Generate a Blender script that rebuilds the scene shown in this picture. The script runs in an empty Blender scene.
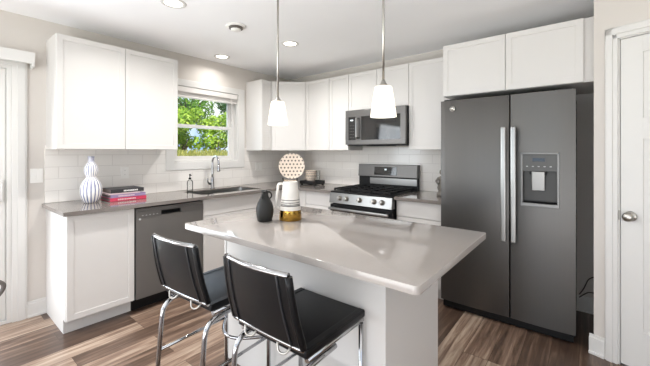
import bpy, bmesh, math, random
from mathutils import Matrix, Vector
random.seed(7)
PI = math.pi
SC = bpy.context.scene
COL = SC.collection

# ------------------------------------------------------------------ camera
cam_data = bpy.data.cameras.new('camera')
cam = bpy.data.objects.new('camera', cam_data)
COL.objects.link(cam)
cam_data.sensor_fit = 'HORIZONTAL'
cam_data.sensor_width = 36.0
cam_data.lens = 324.6 / 650 * 36.0
cam_data.shift_y = -(183 - 152.4) / 650
cam_data.clip_start = 0.02
cam_data.clip_end = 500
cam.location = (3.534, -3.506, 1.341)
cam.rotation_euler = (PI / 2, 0, 0.6781)
SC.camera = cam

# ------------------------------------------------------------------ exposure, world, sun, daylight
SC.view_settings.view_transform = 'Standard'
SC.view_settings.look = 'None'
SC.view_settings.gamma = 1.0
SC.view_settings.use_curve_mapping = False
SC.view_settings.exposure = 0.02
SC.cycles.use_denoising = True
SC.cycles.max_bounces = 10
SC.cycles.diffuse_bounces = 6
SC.cycles.glossy_bounces = 5
SC.cycles.transparent_max_bounces = 16
SC.cycles.sample_clamp_indirect = 6.0
SC.cycles.caustics_reflective = False
SC.cycles.caustics_refractive = False

world = bpy.data.worlds.new('sky')
SC.world = world
world.use_nodes = True
wn, wl = world.node_tree.nodes, world.node_tree.links
wn.clear()
w_out = wn.new('ShaderNodeOutputWorld')
w_bg = wn.new('ShaderNodeBackground')
w_bg.inputs['Strength'].default_value = 1.25
w_tc = wn.new('ShaderNodeTexCoord')
w_sep = wn.new('ShaderNodeSeparateXYZ')
w_ramp = wn.new('ShaderNodeValToRGB')
w_ramp.color_ramp.elements[0].position = 0.0
w_ramp.color_ramp.elements[0].color = (0.36, 0.60, 0.95, 1)
w_ramp.color_ramp.elements[1].position = 0.6
w_ramp.color_ramp.elements[1].color = (0.16, 0.40, 0.90, 1)
w_noise = wn.new('ShaderNodeTexNoise')
w_noise.inputs['Scale'].default_value = 3.2
w_noise.inputs['Detail'].default_value = 6
w_cr = wn.new('ShaderNodeValToRGB')
w_cr.color_ramp.elements[0].position = 0.56
w_cr.color_ramp.elements[1].position = 0.66
w_mix = wn.new('ShaderNodeMix')
w_mix.data_type = 'RGBA'
w_mix.inputs[7].default_value = (1.0, 1.0, 1.0, 1)
wl.new(w_tc.outputs['Generated'], w_sep.inputs[0])
wl.new(w_sep.outputs['Z'], w_ramp.inputs[0])
wl.new(w_tc.outputs['Generated'], w_noise.inputs['Vector'])
wl.new(w_noise.outputs[0], w_cr.inputs[0])
wl.new(w_cr.outputs['Color'], w_mix.inputs[0])
wl.new(w_ramp.outputs['Color'], w_mix.inputs[6])
wl.new(w_mix.outputs[2], w_bg.inputs['Color'])
wl.new(w_bg.outputs[0], w_out.inputs[0])


def light(name, kind, loc, rot, energy, color=(1, 1, 1), **kw):
    d = bpy.data.lights.new(name, kind)
    d.energy = energy
    d.color = color
    for k, v in kw.items():
        setattr(d, k, v)
    o = bpy.data.objects.new(name, d)
    o.location = loc
    o.rotation_euler = rot
    COL.objects.link(o)
    return o


# sun stands behind the house front, so only the garden beyond the kitchen window is sunlit
_sd = Vector((-0.52, 0.34, -0.78))
light('sun', 'SUN', (5, -12, 12), _sd.to_track_quat('-Z', 'Y').to_euler(), 8.5, (1.0, 0.96, 0.88), angle=0.01)
# daylight entering at the rear windows, the side window and the patio door
DAY = (0.88, 0.945, 1.0)
light('rear_window_daylight', 'AREA', (2.2, -7.30, 1.35), (PI / 2 + 0.1, 0, 0), 28, DAY, shape='RECTANGLE', size=3.4, size_y=1.7)
light('side_window_daylight', 'AREA', (6.30, -4.6, 1.35), (PI / 2 + 0.25, 0, PI / 2), 18, DAY, shape='RECTANGLE', size=2.6, size_y=1.7)
light('patio_door_daylight', 'AREA', (0.10, -4.00, 1.05), (PI / 2 - 0.15, 0, -PI / 2), 62, DAY, shape='RECTANGLE', size=1.60, size_y=1.75)
light('kitchen_window_daylight', 'AREA', (-0.16, -1.40, 1.62), (PI / 2, 0, -PI / 2), 5, DAY, shape='RECTANGLE', size=0.75, size_y=0.65)
# added unseen fill lamp low behind the camera, tilted up to brighten the ceiling
light('ceiling_fill', 'AREA', (3.2, -5.75, 0.48), (PI - 0.33, 0, 0), 200, (0.95, 0.975, 1.0), shape='RECTANGLE', size=5.6, size_y=2.6)


# ------------------------------------------------------------------ materials
def lin(c):
    out = []
    for v in c[:3]:
        v = v / 255.0
        out.append(v / 12.92 if v <= 0.04045 else ((v + 0.055) / 1.055) ** 2.4)
    return (*out, 1.0)


def mat(name, rgb, rough=0.5, metal=0.0, spec=0.5, bump=0.0, bscale=200.0, vary=0.0, vscale=4.0, coat=0.0, emis=None, estr=0.0, stretch=None):
    m = bpy.data.materials.new(name)
    m.use_nodes = True
    n, l = m.node_tree.nodes, m.node_tree.links
    b = n['Principled BSDF']
    b.inputs['Base Color'].default_value = lin(rgb)
    b.inputs['Roughness'].default_value = rough
    b.inputs['Metallic'].default_value = metal
    b.inputs['Specular IOR Level'].default_value = spec
    b.inputs['Coat Weight'].default_value = coat
    b.inputs['Coat Roughness'].default_value = 0.05
    if emis:
        b.inputs['Emission Color'].default_value = lin(emis)
        b.inputs['Emission Strength'].default_value = estr
    tc = n.new('ShaderNodeTexCoord')
    mp = n.new('ShaderNodeMapping')
    l.new(tc.outputs['Object'], mp.inputs[0])
    if stretch:
        mp.inputs['Scale'].default_value = stretch
    if vary > 0:
        tx = n.new('ShaderNodeTexNoise')
        tx.inputs['Scale'].default_value = vscale
        tx.inputs['Detail'].default_value = 5
        l.new(mp.outputs[0], tx.inputs['Vector'])
        mx = n.new('ShaderNodeMix')
        mx.data_type = 'RGBA'
        c = lin(rgb)
        mx.inputs[6].default_value = (c[0] * (1 - vary), c[1] * (1 - vary), c[2] * (1 - vary), 1)
        mx.inputs[7].default_value = (min(1, c[0] * (1 + vary)), min(1, c[1] * (1 + vary)), min(1, c[2] * (1 + vary)), 1)
        l.new(tx.outputs[0], mx.inputs[0])
        l.new(mx.outputs[2], b.inputs['Base Color'])
    if bump > 0:
        tx = n.new('ShaderNodeTexNoise')
        tx.inputs['Scale'].default_value = bscale
        tx.inputs['Detail'].default_value = 3
        l.new(mp.outputs[0], tx.inputs['Vector'])
        bp = n.new('ShaderNodeBump')
        bp.inputs['Strength'].default_value = bump
        bp.inputs['Distance'].default_value = 0.002
        l.new(tx.outputs[0], bp.inputs['Height'])
        l.new(bp.outputs[0], b.inputs['Normal'])
    return m


M = {}
M['cab'] = mat('painted_cabinet_white', (213, 210, 207), 0.42, vary=0.01, vscale=3)
M['trimw'] = mat('trim_white', (217, 215, 212), 0.4, vary=0.01)
M['wall'] = mat('greige_wall_paint', (208, 202, 196), 0.85, bump=0.15, bscale=350, vary=0.012)
M['ceil'] = mat('ceiling_paint', (246, 246, 247), 0.95, bump=0.4, bscale=160, vary=0.015)
M['counter'] = mat('grey_quartz', (122, 115, 110), 0.08, vary=0.09, vscale=160, spec=0.8)
M['island_top'] = mat('island_quartz', (168, 161, 156), 0.09, vary=0.05, vscale=160, spec=0.75)
M['slate'] = mat('slate_steel', (110, 108, 106), 0.36, 0.75, vary=0.05, vscale=3, stretch=(1, 1, 60))
M['slate_door'] = mat('slate_steel_door', (93, 91, 89), 0.36, 0.8, vary=0.03, vscale=2, stretch=(70, 70, 1))
M['slate_dw'] = mat('slate_dishwasher_front', (108, 105, 102), 0.4, 0.3, vary=0.03, vscale=2, stretch=(70, 70, 1))
M['steel'] = mat('brushed_steel', (150, 149, 147), 0.30, 1.0, vary=0.04, vscale=4, stretch=(1, 1, 60))
M['chrome'] = mat('chrome', (172, 172, 174), 0.09, 1.0)
M['nickel'] = mat('brushed_nickel', (178, 174, 168), 0.28, 1.0)
M['black'] = mat('black_plastic', (18, 18, 19), 0.45, spec=0.25)
M['iron'] = mat('cast_iron', (22, 22, 23), 0.6, spec=0.25, bump=0.3, bscale=300)
M['blackglass'] = mat('black_glass', (18, 17, 17), 0.05, spec=0.7)
M['leather'] = mat('black_leather', (13, 13, 15), 0.33, bump=0.25, bscale=420, spec=0.22)
M['stitch'] = mat('leather_edge', (34, 34, 37), 0.4, spec=0.3)
M['gasket'] = mat('dark_gap', (12, 12, 13), 0.7, spec=0.2)
M['plastic'] = mat('white_plastic', (236, 234, 230), 0.35)
M['socket'] = mat('socket_grey', (150, 148, 145), 0.5)
M['digits'] = mat('display_light', (215, 225, 230), 0.5, emis=(215, 225, 230), estr=0.6)
M['print'] = mat('panel_printing', (190, 190, 190), 0.5)
M['jug'] = mat('matte_charcoal_glaze', (40, 39, 38), 0.42, spec=0.3, vary=0.08, vscale=30)
M['gold'] = mat('gold_lustre', (176, 138, 66), 0.14, 1.0, vary=0.08, vscale=20)
M['porcelain'] = mat('white_glaze', (222, 217, 211), 0.2)
M['band'] = mat('grey_band', (92, 90, 88), 0.4)
M['pinkbook'] = mat('pink_book_cloth', (205, 62, 92), 0.6, vary=0.12, vscale=25)
M['lavbook'] = mat('lavender_book_cloth', (150, 132, 168), 0.6, vary=0.2, vscale=40)
M['whitebook'] = mat('pale_book_cover', (212, 188, 192), 0.6, vary=0.1, vscale=30)
M['darkbook'] = mat('charcoal_book_cover', (50, 49, 52), 0.5, vary=0.15, vscale=30)
M['paper'] = mat('book_pages', (120, 108, 104), 0.8, vary=0.1, vscale=200, stretch=(1, 1, 40))
M['wood'] = mat('pale_wood', (206, 180, 152), 0.5, vary=0.1, vscale=20, stretch=(1, 1, 8))
M['tray'] = mat('black_tray', (26, 25, 25), 0.5)
M['statue'] = mat('grey_carved_stone', (112, 106, 98), 0.6, vary=0.3, vscale=60, bump=0.8, bscale=120)
M['bark'] = mat('tree_bark', (92, 78, 62), 0.9, vary=0.25, vscale=20)
M['soil'] = mat('meadow_soil', (150, 140, 70), 0.95, vary=0.2, vscale=2)
M['patio'] = mat('lawn_ground', (110, 130, 60), 0.95, vary=0.2, vscale=3)
M['blind'] = mat('blind_white', (224, 220, 216), 0.5)
M['handlegrey'] = mat('chair_grey', (92, 86, 82), 0.5)
M['bezel'] = mat('dispenser_bezel', (128, 127, 126), 0.4, 0.6)
M['panelgrey'] = mat('dispenser_panel_grey', (78, 77, 76), 0.4, 0.2)
M['cord'] = mat('cord_grey', (70, 62, 56), 0.6)
M['lens'] = mat('lamp_lens', (255, 250, 240), 0.5, emis=(255, 246, 232), estr=5.0)
def opal_mat():
    m = bpy.data.materials.new('opal_glass')
    m.use_nodes = True
    n, l = m.node_tree.nodes, m.node_tree.links
    p = n['Principled BSDF']
    p.inputs['Base Color'].default_value = lin((250, 246, 238))
    p.inputs['Roughness'].default_value = 0.3
    p.inputs['Emission Color'].default_value = lin((255, 243, 222))
    p.inputs['Emission Strength'].default_value = 0.12
    tr = n.new('ShaderNodeBsdfTranslucent')
    tr.inputs['Color'].default_value = lin((252, 246, 234))
    ms = n.new('ShaderNodeMixShader')
    ms.inputs[0].default_value = 0.5
    l.new(p.outputs[0], ms.inputs[1])
    l.new(tr.outputs[0], ms.inputs[2])
    l.new(ms.outputs[0], n['Material Output'].inputs[0])
    return m


M['shade'] = opal_mat()
M['soap'] = mat('clear_soap_glass', (214, 210, 205), 0.08, spec=0.6)
M['walnut'] = mat('walnut', (92, 66, 48), 0.5, vary=0.2)


def leaf_mat(name, a, b):
    m = bpy.data.materials.new(name)
    m.use_nodes = True
    n, l = m.node_tree.nodes, m.node_tree.links
    p = n['Principled BSDF']
    p.inputs['Roughness'].default_value = 0.6
    geo = n.new('ShaderNodeNewGeometry')
    mx = n.new('ShaderNodeMix')
    mx.data_type = 'RGBA'
    mx.inputs[6].default_value = lin(a)
    mx.inputs[7].default_value = lin(b)
    l.new(geo.outputs['Random Per Island'], mx.inputs[0])
    l.new(mx.outputs[2], p.inputs['Base Color'])
    tr = n.new('ShaderNodeBsdfTranslucent')
    l.new(mx.outputs[2], tr.inputs['Color'])
    ms = n.new('ShaderNodeMixShader')
    ms.inputs[0].default_value = 0.35
    l.new(p.outputs[0], ms.inputs[1])
    l.new(tr.outputs[0], ms.inputs[2])
    l.new(ms.outputs[0], n['Material Output'].inputs[0])
    return m


M['leaf_bright'] = leaf_mat('leaf_yellow_green', (120, 160, 40), (196, 214, 84))
M['leaf_mid'] = leaf_mat('leaf_mid_green', (70, 118, 34), (150, 186, 66))
M['leaf_dark'] = leaf_mat('leaf_dark_green', (38, 80, 34), (92, 136, 58))
M['grass'] = leaf_mat('dry_meadow_grass', (120, 132, 58), (212, 200, 116))


def glass_mat(name, tint=(1, 1, 1)):
    m = bpy.data.materials.new(name)
    m.use_nodes = True
    n, l = m.node_tree.nodes, m.node_tree.links
    n.remove(n['Principled BSDF'])
    tr = n.new('ShaderNodeBsdfTransparent')
    tr.inputs['Color'].default_value = (*tint, 1)
    gl = n.new('ShaderNodeBsdfGlossy')
    gl.inputs['Roughness'].default_value = 0.02
    fr = n.new('ShaderNodeFresnel')
    fr.inputs['IOR'].default_value = 1.3
    ms = n.new('ShaderNodeMixShader')
    l.new(fr.outputs[0], ms.inputs[0])
    l.new(tr.outputs[0], ms.inputs[1])
    l.new(gl.outputs[0], ms.inputs[2])
    l.new(ms.outputs[0], n['Material Output'].inputs[0])
    return m


M['glass'] = glass_mat('window_glass', (0.97, 0.99, 0.99))
M['clear'] = glass_mat('clear_tumbler_glass', (0.96, 0.97, 0.97))


def tile_mat(name, axis):
    m = bpy.data.materials.new(name)
    m.use_nodes = True
    n, l = m.node_tree.nodes, m.node_tree.links
    b = n['Principled BSDF']
    b.inputs['Roughness'].default_value = 0.12
    tc = n.new('ShaderNodeTexCoord')
    sp = n.new('ShaderNodeSeparateXYZ')
    cb = n.new('ShaderNodeCombineXYZ')
    l.new(tc.outputs['Object'], sp.inputs[0])
    l.new(sp.outputs[axis], cb.inputs['X'])
    l.new(sp.outputs['Z'], cb.inputs['Y'])
    mp = n.new('ShaderNodeMapping')
    mp.inputs['Location'].default_value = (0.07, -0.914 + 0.1, 0)
    l.new(cb.outputs[0], mp.inputs[0])
    br = n.new('ShaderNodeTexBrick')
    br.offset = 0.5
    br.inputs['Scale'].default_value = 1.0
    br.inputs['Brick Width'].default_value = 0.27
    br.inputs['Row Height'].default_value = 0.101
    br.inputs['Mortar Size'].default_value = 0.0022
    br.inputs['Mortar Smooth'].default_value = 0.3
    br.inputs['Bias'].default_value = 0.0
    br.inputs['Color1'].default_value = lin((236, 232, 227))
    br.inputs['Color2'].default_value = lin((233, 229, 224))
    br.inputs['Mortar'].default_value = lin((214, 209, 204))
    l.new(mp.outputs[0], br.inputs['Vector'])
    l.new(br.outputs['Color'], b.inputs['Base Color'])
    bp = n.new('ShaderNodeBump')
    bp.invert = True
    bp.inputs['Strength'].default_value = 0.5
    bp.inputs['Distance'].default_value = 0.002
    l.new(br.outputs['Fac'], bp.inputs['Height'])
    ns = n.new('ShaderNodeTexNoise')
    ns.inputs['Scale'].default_value = 9
    l.new(tc.outputs['Object'], ns.inputs['Vector'])
    bp2 = n.new('ShaderNodeBump')
    bp2.inputs['Strength'].default_value = 0.12
    bp2.inputs['Distance'].default_value = 0.01
    l.new(ns.outputs[0], bp2.inputs['Height'])
    l.new(bp.outputs[0], bp2.inputs['Normal'])
    l.new(bp2.outputs[0], b.inputs['Normal'])
    return m


M['tile_back'] = tile_mat('subway_tile_back', 'X')
M['tile_left'] = tile_mat('subway_tile_left', 'Y')


def floor_mat():
    m = bpy.data.materials.new('vinyl_plank')
    m.use_nodes = True
    n, l = m.node_tree.nodes, m.node_tree.links
    b = n['Principled BSDF']
    tc = n.new('ShaderNodeTexCoord')
    sp = n.new('ShaderNodeSeparateXYZ')
    cb = n.new('ShaderNodeCombineXYZ')
    l.new(tc.outputs['Object'], sp.inputs[0])
    l.new(sp.outputs['Y'], cb.inputs['X'])
    l.new(sp.outputs['X'], cb.inputs['Y'])
    br = n.new('ShaderNodeTexBrick')
    br.offset = 0.37
    br.offset_frequency = 3
    br.inputs['Scale'].default_value = 1.0
    br.inputs['Brick Width'].default_value = 1.22
    br.inputs['Row Height'].default_value = 0.152
    br.inputs['Mortar Size'].default_value = 0.0012
    br.inputs['Mortar Smooth'].default_value = 0.1
    br.inputs['Bias'].default_value = 0.0
    br.inputs['Color1'].default_value = (0, 0, 0, 1)
    br.inputs['Color2'].default_value = (1, 1, 1, 1)
    br.inputs['Mortar'].default_value = (0.2, 0.2, 0.2, 1)
    l.new(cb.outputs[0], br.inputs['Vector'])
    # grain, shifted per plank so that neighbours differ
    off = n.new('ShaderNodeVectorMath')
    off.operation = 'MULTIPLY_ADD'
    off.inputs[1].default_value = (7.0, 13.0, 5.0)
    l.new(br.outputs['Color'], off.inputs[0])
    l.new(cb.outputs[0], off.inputs[2])
    mp = n.new('ShaderNodeMapping')
    mp.inputs['Scale'].default_value = (1.1, 17.0, 1.0)
    l.new(off.outputs[0], mp.inputs[0])
    g = n.new('ShaderNodeTexNoise')
    g.inputs['Scale'].default_value = 1.7
    g.inputs['Detail'].default_value = 7
    g.inputs['Roughness'].default_value = 0.62
    g.inputs['Distortion'].default_value = 0.6
    l.new(mp.outputs[0], g.inputs['Vector'])
    add = n.new('ShaderNodeMath')
    add.operation = 'MULTIPLY_ADD'
    add.inputs[1].default_value = 0.5
    l.new(br.outputs['Color'], add.inputs[0])
    mul = n.new('ShaderNodeMath')
    mul.operation = 'MULTIPLY_ADD'
    mul.inputs[1].default_value = 1.25
    mul.inputs[2].default_value = -0.40
    l.new(g.outputs[0], mul.inputs[0])
    l.new(mul.outputs[0], add.inputs[2])
    rp = n.new('ShaderNodeValToRGB')
    e = rp.color_ramp.elements
    e[0].position, e[0].color = 0.12, lin((68, 52, 44))
    e[1].position, e[1].color = 0.86, lin((186, 166, 147))
    e2 = e.new(0.38); e2.color = lin((92, 73, 61))
    e3 = e.new(0.60); e3.color = lin((134, 110, 94))
    l.new(add.outputs[0], rp.inputs[0])
    mx = n.new('ShaderNodeMix')
    mx.data_type = 'RGBA'
    mx.inputs[7].default_value = lin((58, 44, 36))
    l.new(br.outputs['Fac'], mx.inputs[0])
    l.new(rp.outputs['Color'], mx.inputs[6])
    l.new(mx.outputs[2], b.inputs['Base Color'])
    b.inputs['Roughness'].default_value = 0.30
    bp = n.new('ShaderNodeBump')
    bp.inputs['Strength'].default_value = 0.15
    bp.inputs['Distance'].default_value = 0.002
    l.new(g.outputs[0], bp.inputs['Height'])
    l.new(bp.outputs[0], b.inputs['Normal'])
    return m


M['floor'] = floor_mat()


def radial_mat(name, kind):
    """glaze patterns that run round or over a pot: painted stripes (vase) and dots (platter, bowls)"""
    m = bpy.data.materials.new(name)
    m.use_nodes = True
    n, l = m.node_tree.nodes, m.node_tree.links
    b = n['Principled BSDF']
    b.inputs['Roughness'].default_value = 0.25
    tc = n.new('ShaderNodeTexCoord')
    sp = n.new('ShaderNodeSeparateXYZ')
    l.new(tc.outputs['Object'], sp.inputs[0])
    mx = n.new('ShaderNodeMix')
    mx.data_type = 'RGBA'
    if kind == 'stripes':
        at = n.new('ShaderNodeMath'); at.operation = 'ARCTAN2'
        l.new(sp.outputs['Y'], at.inputs[0]); l.new(sp.outputs['X'], at.inputs[1])
        sn = n.new('ShaderNodeMath'); sn.operation = 'MULTIPLY'; sn.inputs[1].default_value = 17
        l.new(at.outputs[0], sn.inputs[0])
        s2 = n.new('ShaderNodeMath'); s2.operation = 'SINE'
        l.new(sn.outputs[0], s2.inputs[0])
        ns = n.new('ShaderNodeTexNoise'); ns.inputs['Scale'].default_value = 18
        l.new(tc.outputs['Object'], ns.inputs['Vector'])
        ad = n.new('ShaderNodeMath'); ad.operation = 'ADD'
        l.new(s2.outputs[0], ad.inputs[0]); l.new(ns.outputs[0], ad.inputs[1])
        # the neck is painted solid blue
        nk = n.new('ShaderNodeMapRange')
        nk.inputs['From Min'].default_value = 0.325; nk.inputs['From Max'].default_value = 0.36
        nk.inputs['To Min'].default_value = 0.0; nk.inputs['To Max'].default_value = 0.9
        l.new(sp.outputs['Z'], nk.inputs['Value'])
        ad2 = n.new('ShaderNodeMath'); ad2.operation = 'ADD'
        l.new(ad.outputs[0], ad2.inputs[0]); l.new(nk.outputs[0], ad2.inputs[1])
        rp = n.new('ShaderNodeValToRGB')
        rp.color_ramp.elements[0].position = 0.98; rp.color_ramp.elements[1].position = 1.0
        mr = n.new('ShaderNodeMapRange')
        mr.inputs['From Min'].default_value = 0.75; mr.inputs['From Max'].default_value = 1.15
        l.new(ad2.outputs[0], mr.inputs['Value'])
        l.new(mr.outputs[0], mx.inputs[0])
        mx.inputs[6].default_value = lin((240, 236, 232))
        mx.inputs[7].default_value = lin((104, 110, 150))
    else:
        ang = 0.0
        cb = n.new('ShaderNodeCombineXYZ')
        if kind == 'dots_flat':
            l.new(sp.outputs['X'], cb.inputs['X']); l.new(sp.outputs['Z'], cb.inputs['Y'])
            cell, rad = 0.047, 0.0115
        else:
            at = n.new('ShaderNodeMath'); at.operation = 'ARCTAN2'
            l.new(sp.outputs['Y'], at.inputs[0]); l.new(sp.outputs['X'], at.inputs[1])
            sc_ = n.new('ShaderNodeMath'); sc_.operation = 'MULTIPLY'; sc_.inputs[1].default_value = 0.0637
            l.new(at.outputs[0], sc_.inputs[0])
            l.new(sc_.outputs[0], cb.inputs['X']); l.new(sp.outputs['Z'], cb.inputs['Y'])
            cell, rad = 0.026, 0.006
        br = n.new('ShaderNodeVectorMath'); br.operation = 'SCALE'; br.inputs['Scale'].default_value = 1 / cell
        l.new(cb.outputs[0], br.inputs[0])
        s2 = n.new('ShaderNodeSeparateXYZ'); l.new(br.outputs[0], s2.inputs[0])
        # shift every second row by half a cell
        fl = n.new('ShaderNodeMath'); fl.operation = 'FLOOR'; l.new(s2.outputs['Y'], fl.inputs[0])
        hf = n.new('ShaderNodeMath'); hf.operation = 'MULTIPLY_ADD'; hf.inputs[1].default_value = 0.5
        l.new(fl.outputs[0], hf.inputs[0]); l.new(s2.outputs['X'], hf.inputs[2])
        fx = n.new('ShaderNodeMath'); fx.operation = 'FRACT'; l.new(hf.outputs[0], fx.inputs[0])
        fy = n.new('ShaderNodeMath'); fy.operation = 'FRACT'; l.new(s2.outputs['Y'], fy.inputs[0])
        c2 = n.new('ShaderNodeCombineXYZ'); l.new(fx.outputs[0], c2.inputs['X']); l.new(fy.outputs[0], c2.inputs['Y'])
        ds = n.new('ShaderNodeVectorMath'); ds.operation = 'DISTANCE'; ds.inputs[1].default_value = (0.5, 0.5, 0)
        l.new(c2.outputs[0], ds.inputs[0])
        lt = n.new('ShaderNodeMath'); lt.operation = 'LESS_THAN'; lt.inputs[1].default_value = rad / cell
        l.new(ds.outputs['Value'], lt.inputs[0])
        l.new(lt.outputs[0], mx.inputs[0])
        mx.inputs[6].default_value = lin((226, 210, 194))
        mx.inputs[7].default_value = lin((70, 60, 56))
    l.new(mx.outputs[2], b.inputs['Base Color'])
    return m


M['stripes'] = radial_mat('blue_stripe_glaze', 'stripes')
M['dots'] = radial_mat('dotted_platter_glaze', 'dots_flat')
M['bowldots'] = radial_mat('dotted_bowl_glaze', 'dots_round')


# ------------------------------------------------------------------ mesh helpers
def new():
    return bmesh.new()


def box(bm, a, b, bev=0.0, mtx=None, seg=2):
    t = bmesh.new()
    bmesh.ops.create_cube(t, size=1.0)
    s = [abs(b[i] - a[i]) for i in range(3)]
    c = [(a[i] + b[i]) / 2 for i in range(3)]
    bmesh.ops.transform(t, matrix=Matrix.Translation(c) @ Matrix.Diagonal((*s, 1)), verts=t.verts)
    if bev > 0:
        bmesh.ops.bevel(t, geom=list(t.edges), offset=min(bev, min(s) * 0.45), segments=seg, profile=0.6, affect='EDGES')
    if mtx is not None:
        bmesh.ops.transform(t, matrix=mtx, verts=t.verts)
    merge(bm, t)


def frame_yz(bm, x0, x1, y0, y1, z0, z1, wl, wr, wt, wb, bev=0.002):
    """four members in the plane of the left wall: full-height stiles, rails let in between them"""
    e = 0.0006
    box(bm, (x0, y0, z0), (x1, y0 + wl, z1), bev)
    box(bm, (x0, y1 - wr, z0), (x1, y1, z1), bev)
    if wt: box(bm, (x0 + e, y0 + wl - 0.002, z1 - wt), (x1 - e, y1 - wr + 0.002, z1 - e), bev)
    if wb: box(bm, (x0 + e, y0 + wl - 0.002, z0 + e), (x1 - e, y1 - wr + 0.002, z0 + wb), bev)


def merge(bm, t):
    vm = {}
    for v in t.verts:
        vm[v] = bm.verts.new(v.co)
    for f in t.faces:
        try:
            nf = bm.faces.new([vm[v] for v in f.verts])
            nf.smooth = f.smooth
            nf.material_index = f.material_index
        except ValueError:
            pass
    t.free()


def lathe(bm, prof, seg=32, c=(0, 0, 0), mtx=None, mi=None):
    rings = []
    for r, z in prof:
        if r < 1e-6:
            rings.append([bm.verts.new((c[0], c[1], c[2] + z))])
        else:
            rings.append([bm.verts.new((c[0] + r * math.cos(2 * PI * k / seg), c[1] + r * math.sin(2 * PI * k / seg), c[2] + z)) for k in range(seg)])
    for i in range(len(rings) - 1):
        A, B = rings[i], rings[i + 1]
        for k in range(seg):
            k2 = (k + 1) % seg
            if len(A) == 1 and len(B) == 1:
                continue
            if len(A) == 1:
                f = bm.faces.new((A[0], B[k2], B[k]))
            elif len(B) == 1:
                f = bm.faces.new((A[k], A[k2], B[0]))
            else:
                f = bm.faces.new((A[k], A[k2], B[k2], B[k]))
            f.smooth = True
            if mi is not None:
                f.material_index = mi(i)
    if mtx is not None:
        vs = [v for r in rings for v in r]
        bmesh.ops.transform(bm, matrix=mtx, verts=vs)


def tube(bm, pts, r, seg=10, cap=True, closed=False):
    P = [Vector(p) for p in pts]
    n = len(P)
    rad = r if isinstance(r, (list, tuple)) else [r] * n
    prev = None
    rings = []
    for i in range(n):
        if closed:
            t = (P[(i + 1) % n] - P[i - 1]).normalized()
        else:
            t = (P[min(i + 1, n - 1)] - P[max(i - 1, 0)]).normalized()
        if prev is None:
            u = t.orthogonal().normalized()
        else:
            u = (prev - t * prev.dot(t)).normalized()
        prev = u
        w = t.cross(u)
        rings.append([bm.verts.new(P[i] + (u * math.cos(2 * PI * k / seg) + w * math.sin(2 * PI * k / seg)) * rad[i]) for k in range(seg)])
    m = n if closed else n - 1
    for i in range(m):
        A, B = rings[i], rings[(i + 1) % n]
        for k in range(seg):
            k2 = (k + 1) % seg
            f = bm.faces.new((A[k], A[k2], B[k2], B[k]))
            f.smooth = True
    if cap and not closed:
        bm.faces.new(rings[0][::-1])
        bm.faces.new(rings[-1])


def fillet(pts, r, n=7):
    """round the corners of a polyline"""
    P = [Vector(p) for p in pts]
    out = [P[0]]
    for i in range(1, len(P) - 1):
        a, b, c = P[i - 1], P[i], P[i + 1]
        d1, d2 = (a - b), (c - b)
        rr = min(r, d1.length * 0.48, d2.length * 0.48)
        s, e = b + d1.normalized() * rr, b + d2.normalized() * rr
        for k in range(n + 1):
            t = k / n
            out.append((1 - t) ** 2 * s + 2 * t * (1 - t) * b + t * t * e)
    out.append(P[-1])
    return out


def prism(bm, poly, z0, z1, bev=0.0, mtx=None):
    t = bmesh.new()
    A = [t.verts.new((x, y, z0)) for x, y in poly]
    B = [t.verts.new((x, y, z1)) for x, y in poly]
    n = len(poly)
    t.faces.new(A[::-1]); t.faces.new(B)
    for i in range(n):
        t.faces.new((A[i], A[(i + 1) % n], B[(i + 1) % n], B[i]))
    bmesh.ops.recalc_face_normals(t, faces=t.faces)
    if bev:
        bmesh.ops.bevel(t, geom=[e for e in t.edges], offset=bev, segments=2, profile=0.6, affect='EDGES')
    if mtx is not None:
        bmesh.ops.transform(t, matrix=mtx, verts=t.verts)
    merge(bm, t)


def round_rect(x0, y0, x1, y1, r, n=6):
    out = []
    for cx, cy, a0 in ((x1 - r, y1 - r, 0), (x0 + r, y1 - r, 90), (x0 + r, y0 + r, 180), (x1 - r, y0 + r, 270)):
        for k in range(n + 1):
            a = math.radians(a0 + 90 * k / n)
            out.append((cx + r * math.cos(a), cy + r * math.sin(a)))
    return out


def obj(name, bm, m, parent=None, loc=(0, 0, 0), label=None, cat=None, group=None, kind=None, mats=None, recalc=True):
    me = bpy.data.meshes.new(name)
    if recalc:
        bmesh.ops.recalc_face_normals(bm, faces=bm.faces)
    org = Vector(loc) if parent is None else (parent['_o'] if '_o' in parent else Vector((0, 0, 0)))
    org = Vector(org)
    bmesh.ops.translate(bm, vec=-org, verts=bm.verts)
    bm.to_mesh(me)
    bm.free()
    for x in (mats or [m]):
        me.materials.append(M[x] if isinstance(x, str) else x)
    o = bpy.data.objects.new(name, me)
    COL.objects.link(o)
    if parent is not None:
        o.parent = parent
        ORG[o.name] = org
        o['_o'] = tuple(org)
    else:
        o.location = loc
        o['_o'] = tuple(org)
    tag(o, label, cat, group, kind)
    return o


ORG = {}


def tag(o, label=None, cat=None, group=None, kind=None):
    if label: o['label'] = label
    if cat: o['category'] = cat
    if group: o['group'] = group
    if kind: o['kind'] = kind
    return o


def thing(name, loc, label, cat, group=None, kind=None, rz=0.0):
    """Empty at the thing's base; its parts are written in world coordinates and re-based on it"""
    o = bpy.data.objects.new(name, None)
    o.empty_display_size = 0.1
    COL.objects.link(o)
    o.location = loc
    o.rotation_euler = (0, 0, rz)
    o['_o'] = tuple(loc)
    return tag(o, label, cat, group, kind)


def smooth(o, ang=40):
    for p in o.data.polygons:
        p.use_smooth = True
    try:
        o.data.set_sharp_from_angle(angle=math.radians(ang))
    except Exception:
        pass
    return o


def struct(name, bm, m, label, cat, loc=(0, 0, 0)):
    return obj(name, bm, m, None, loc, label, cat, None, 'structure')


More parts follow.
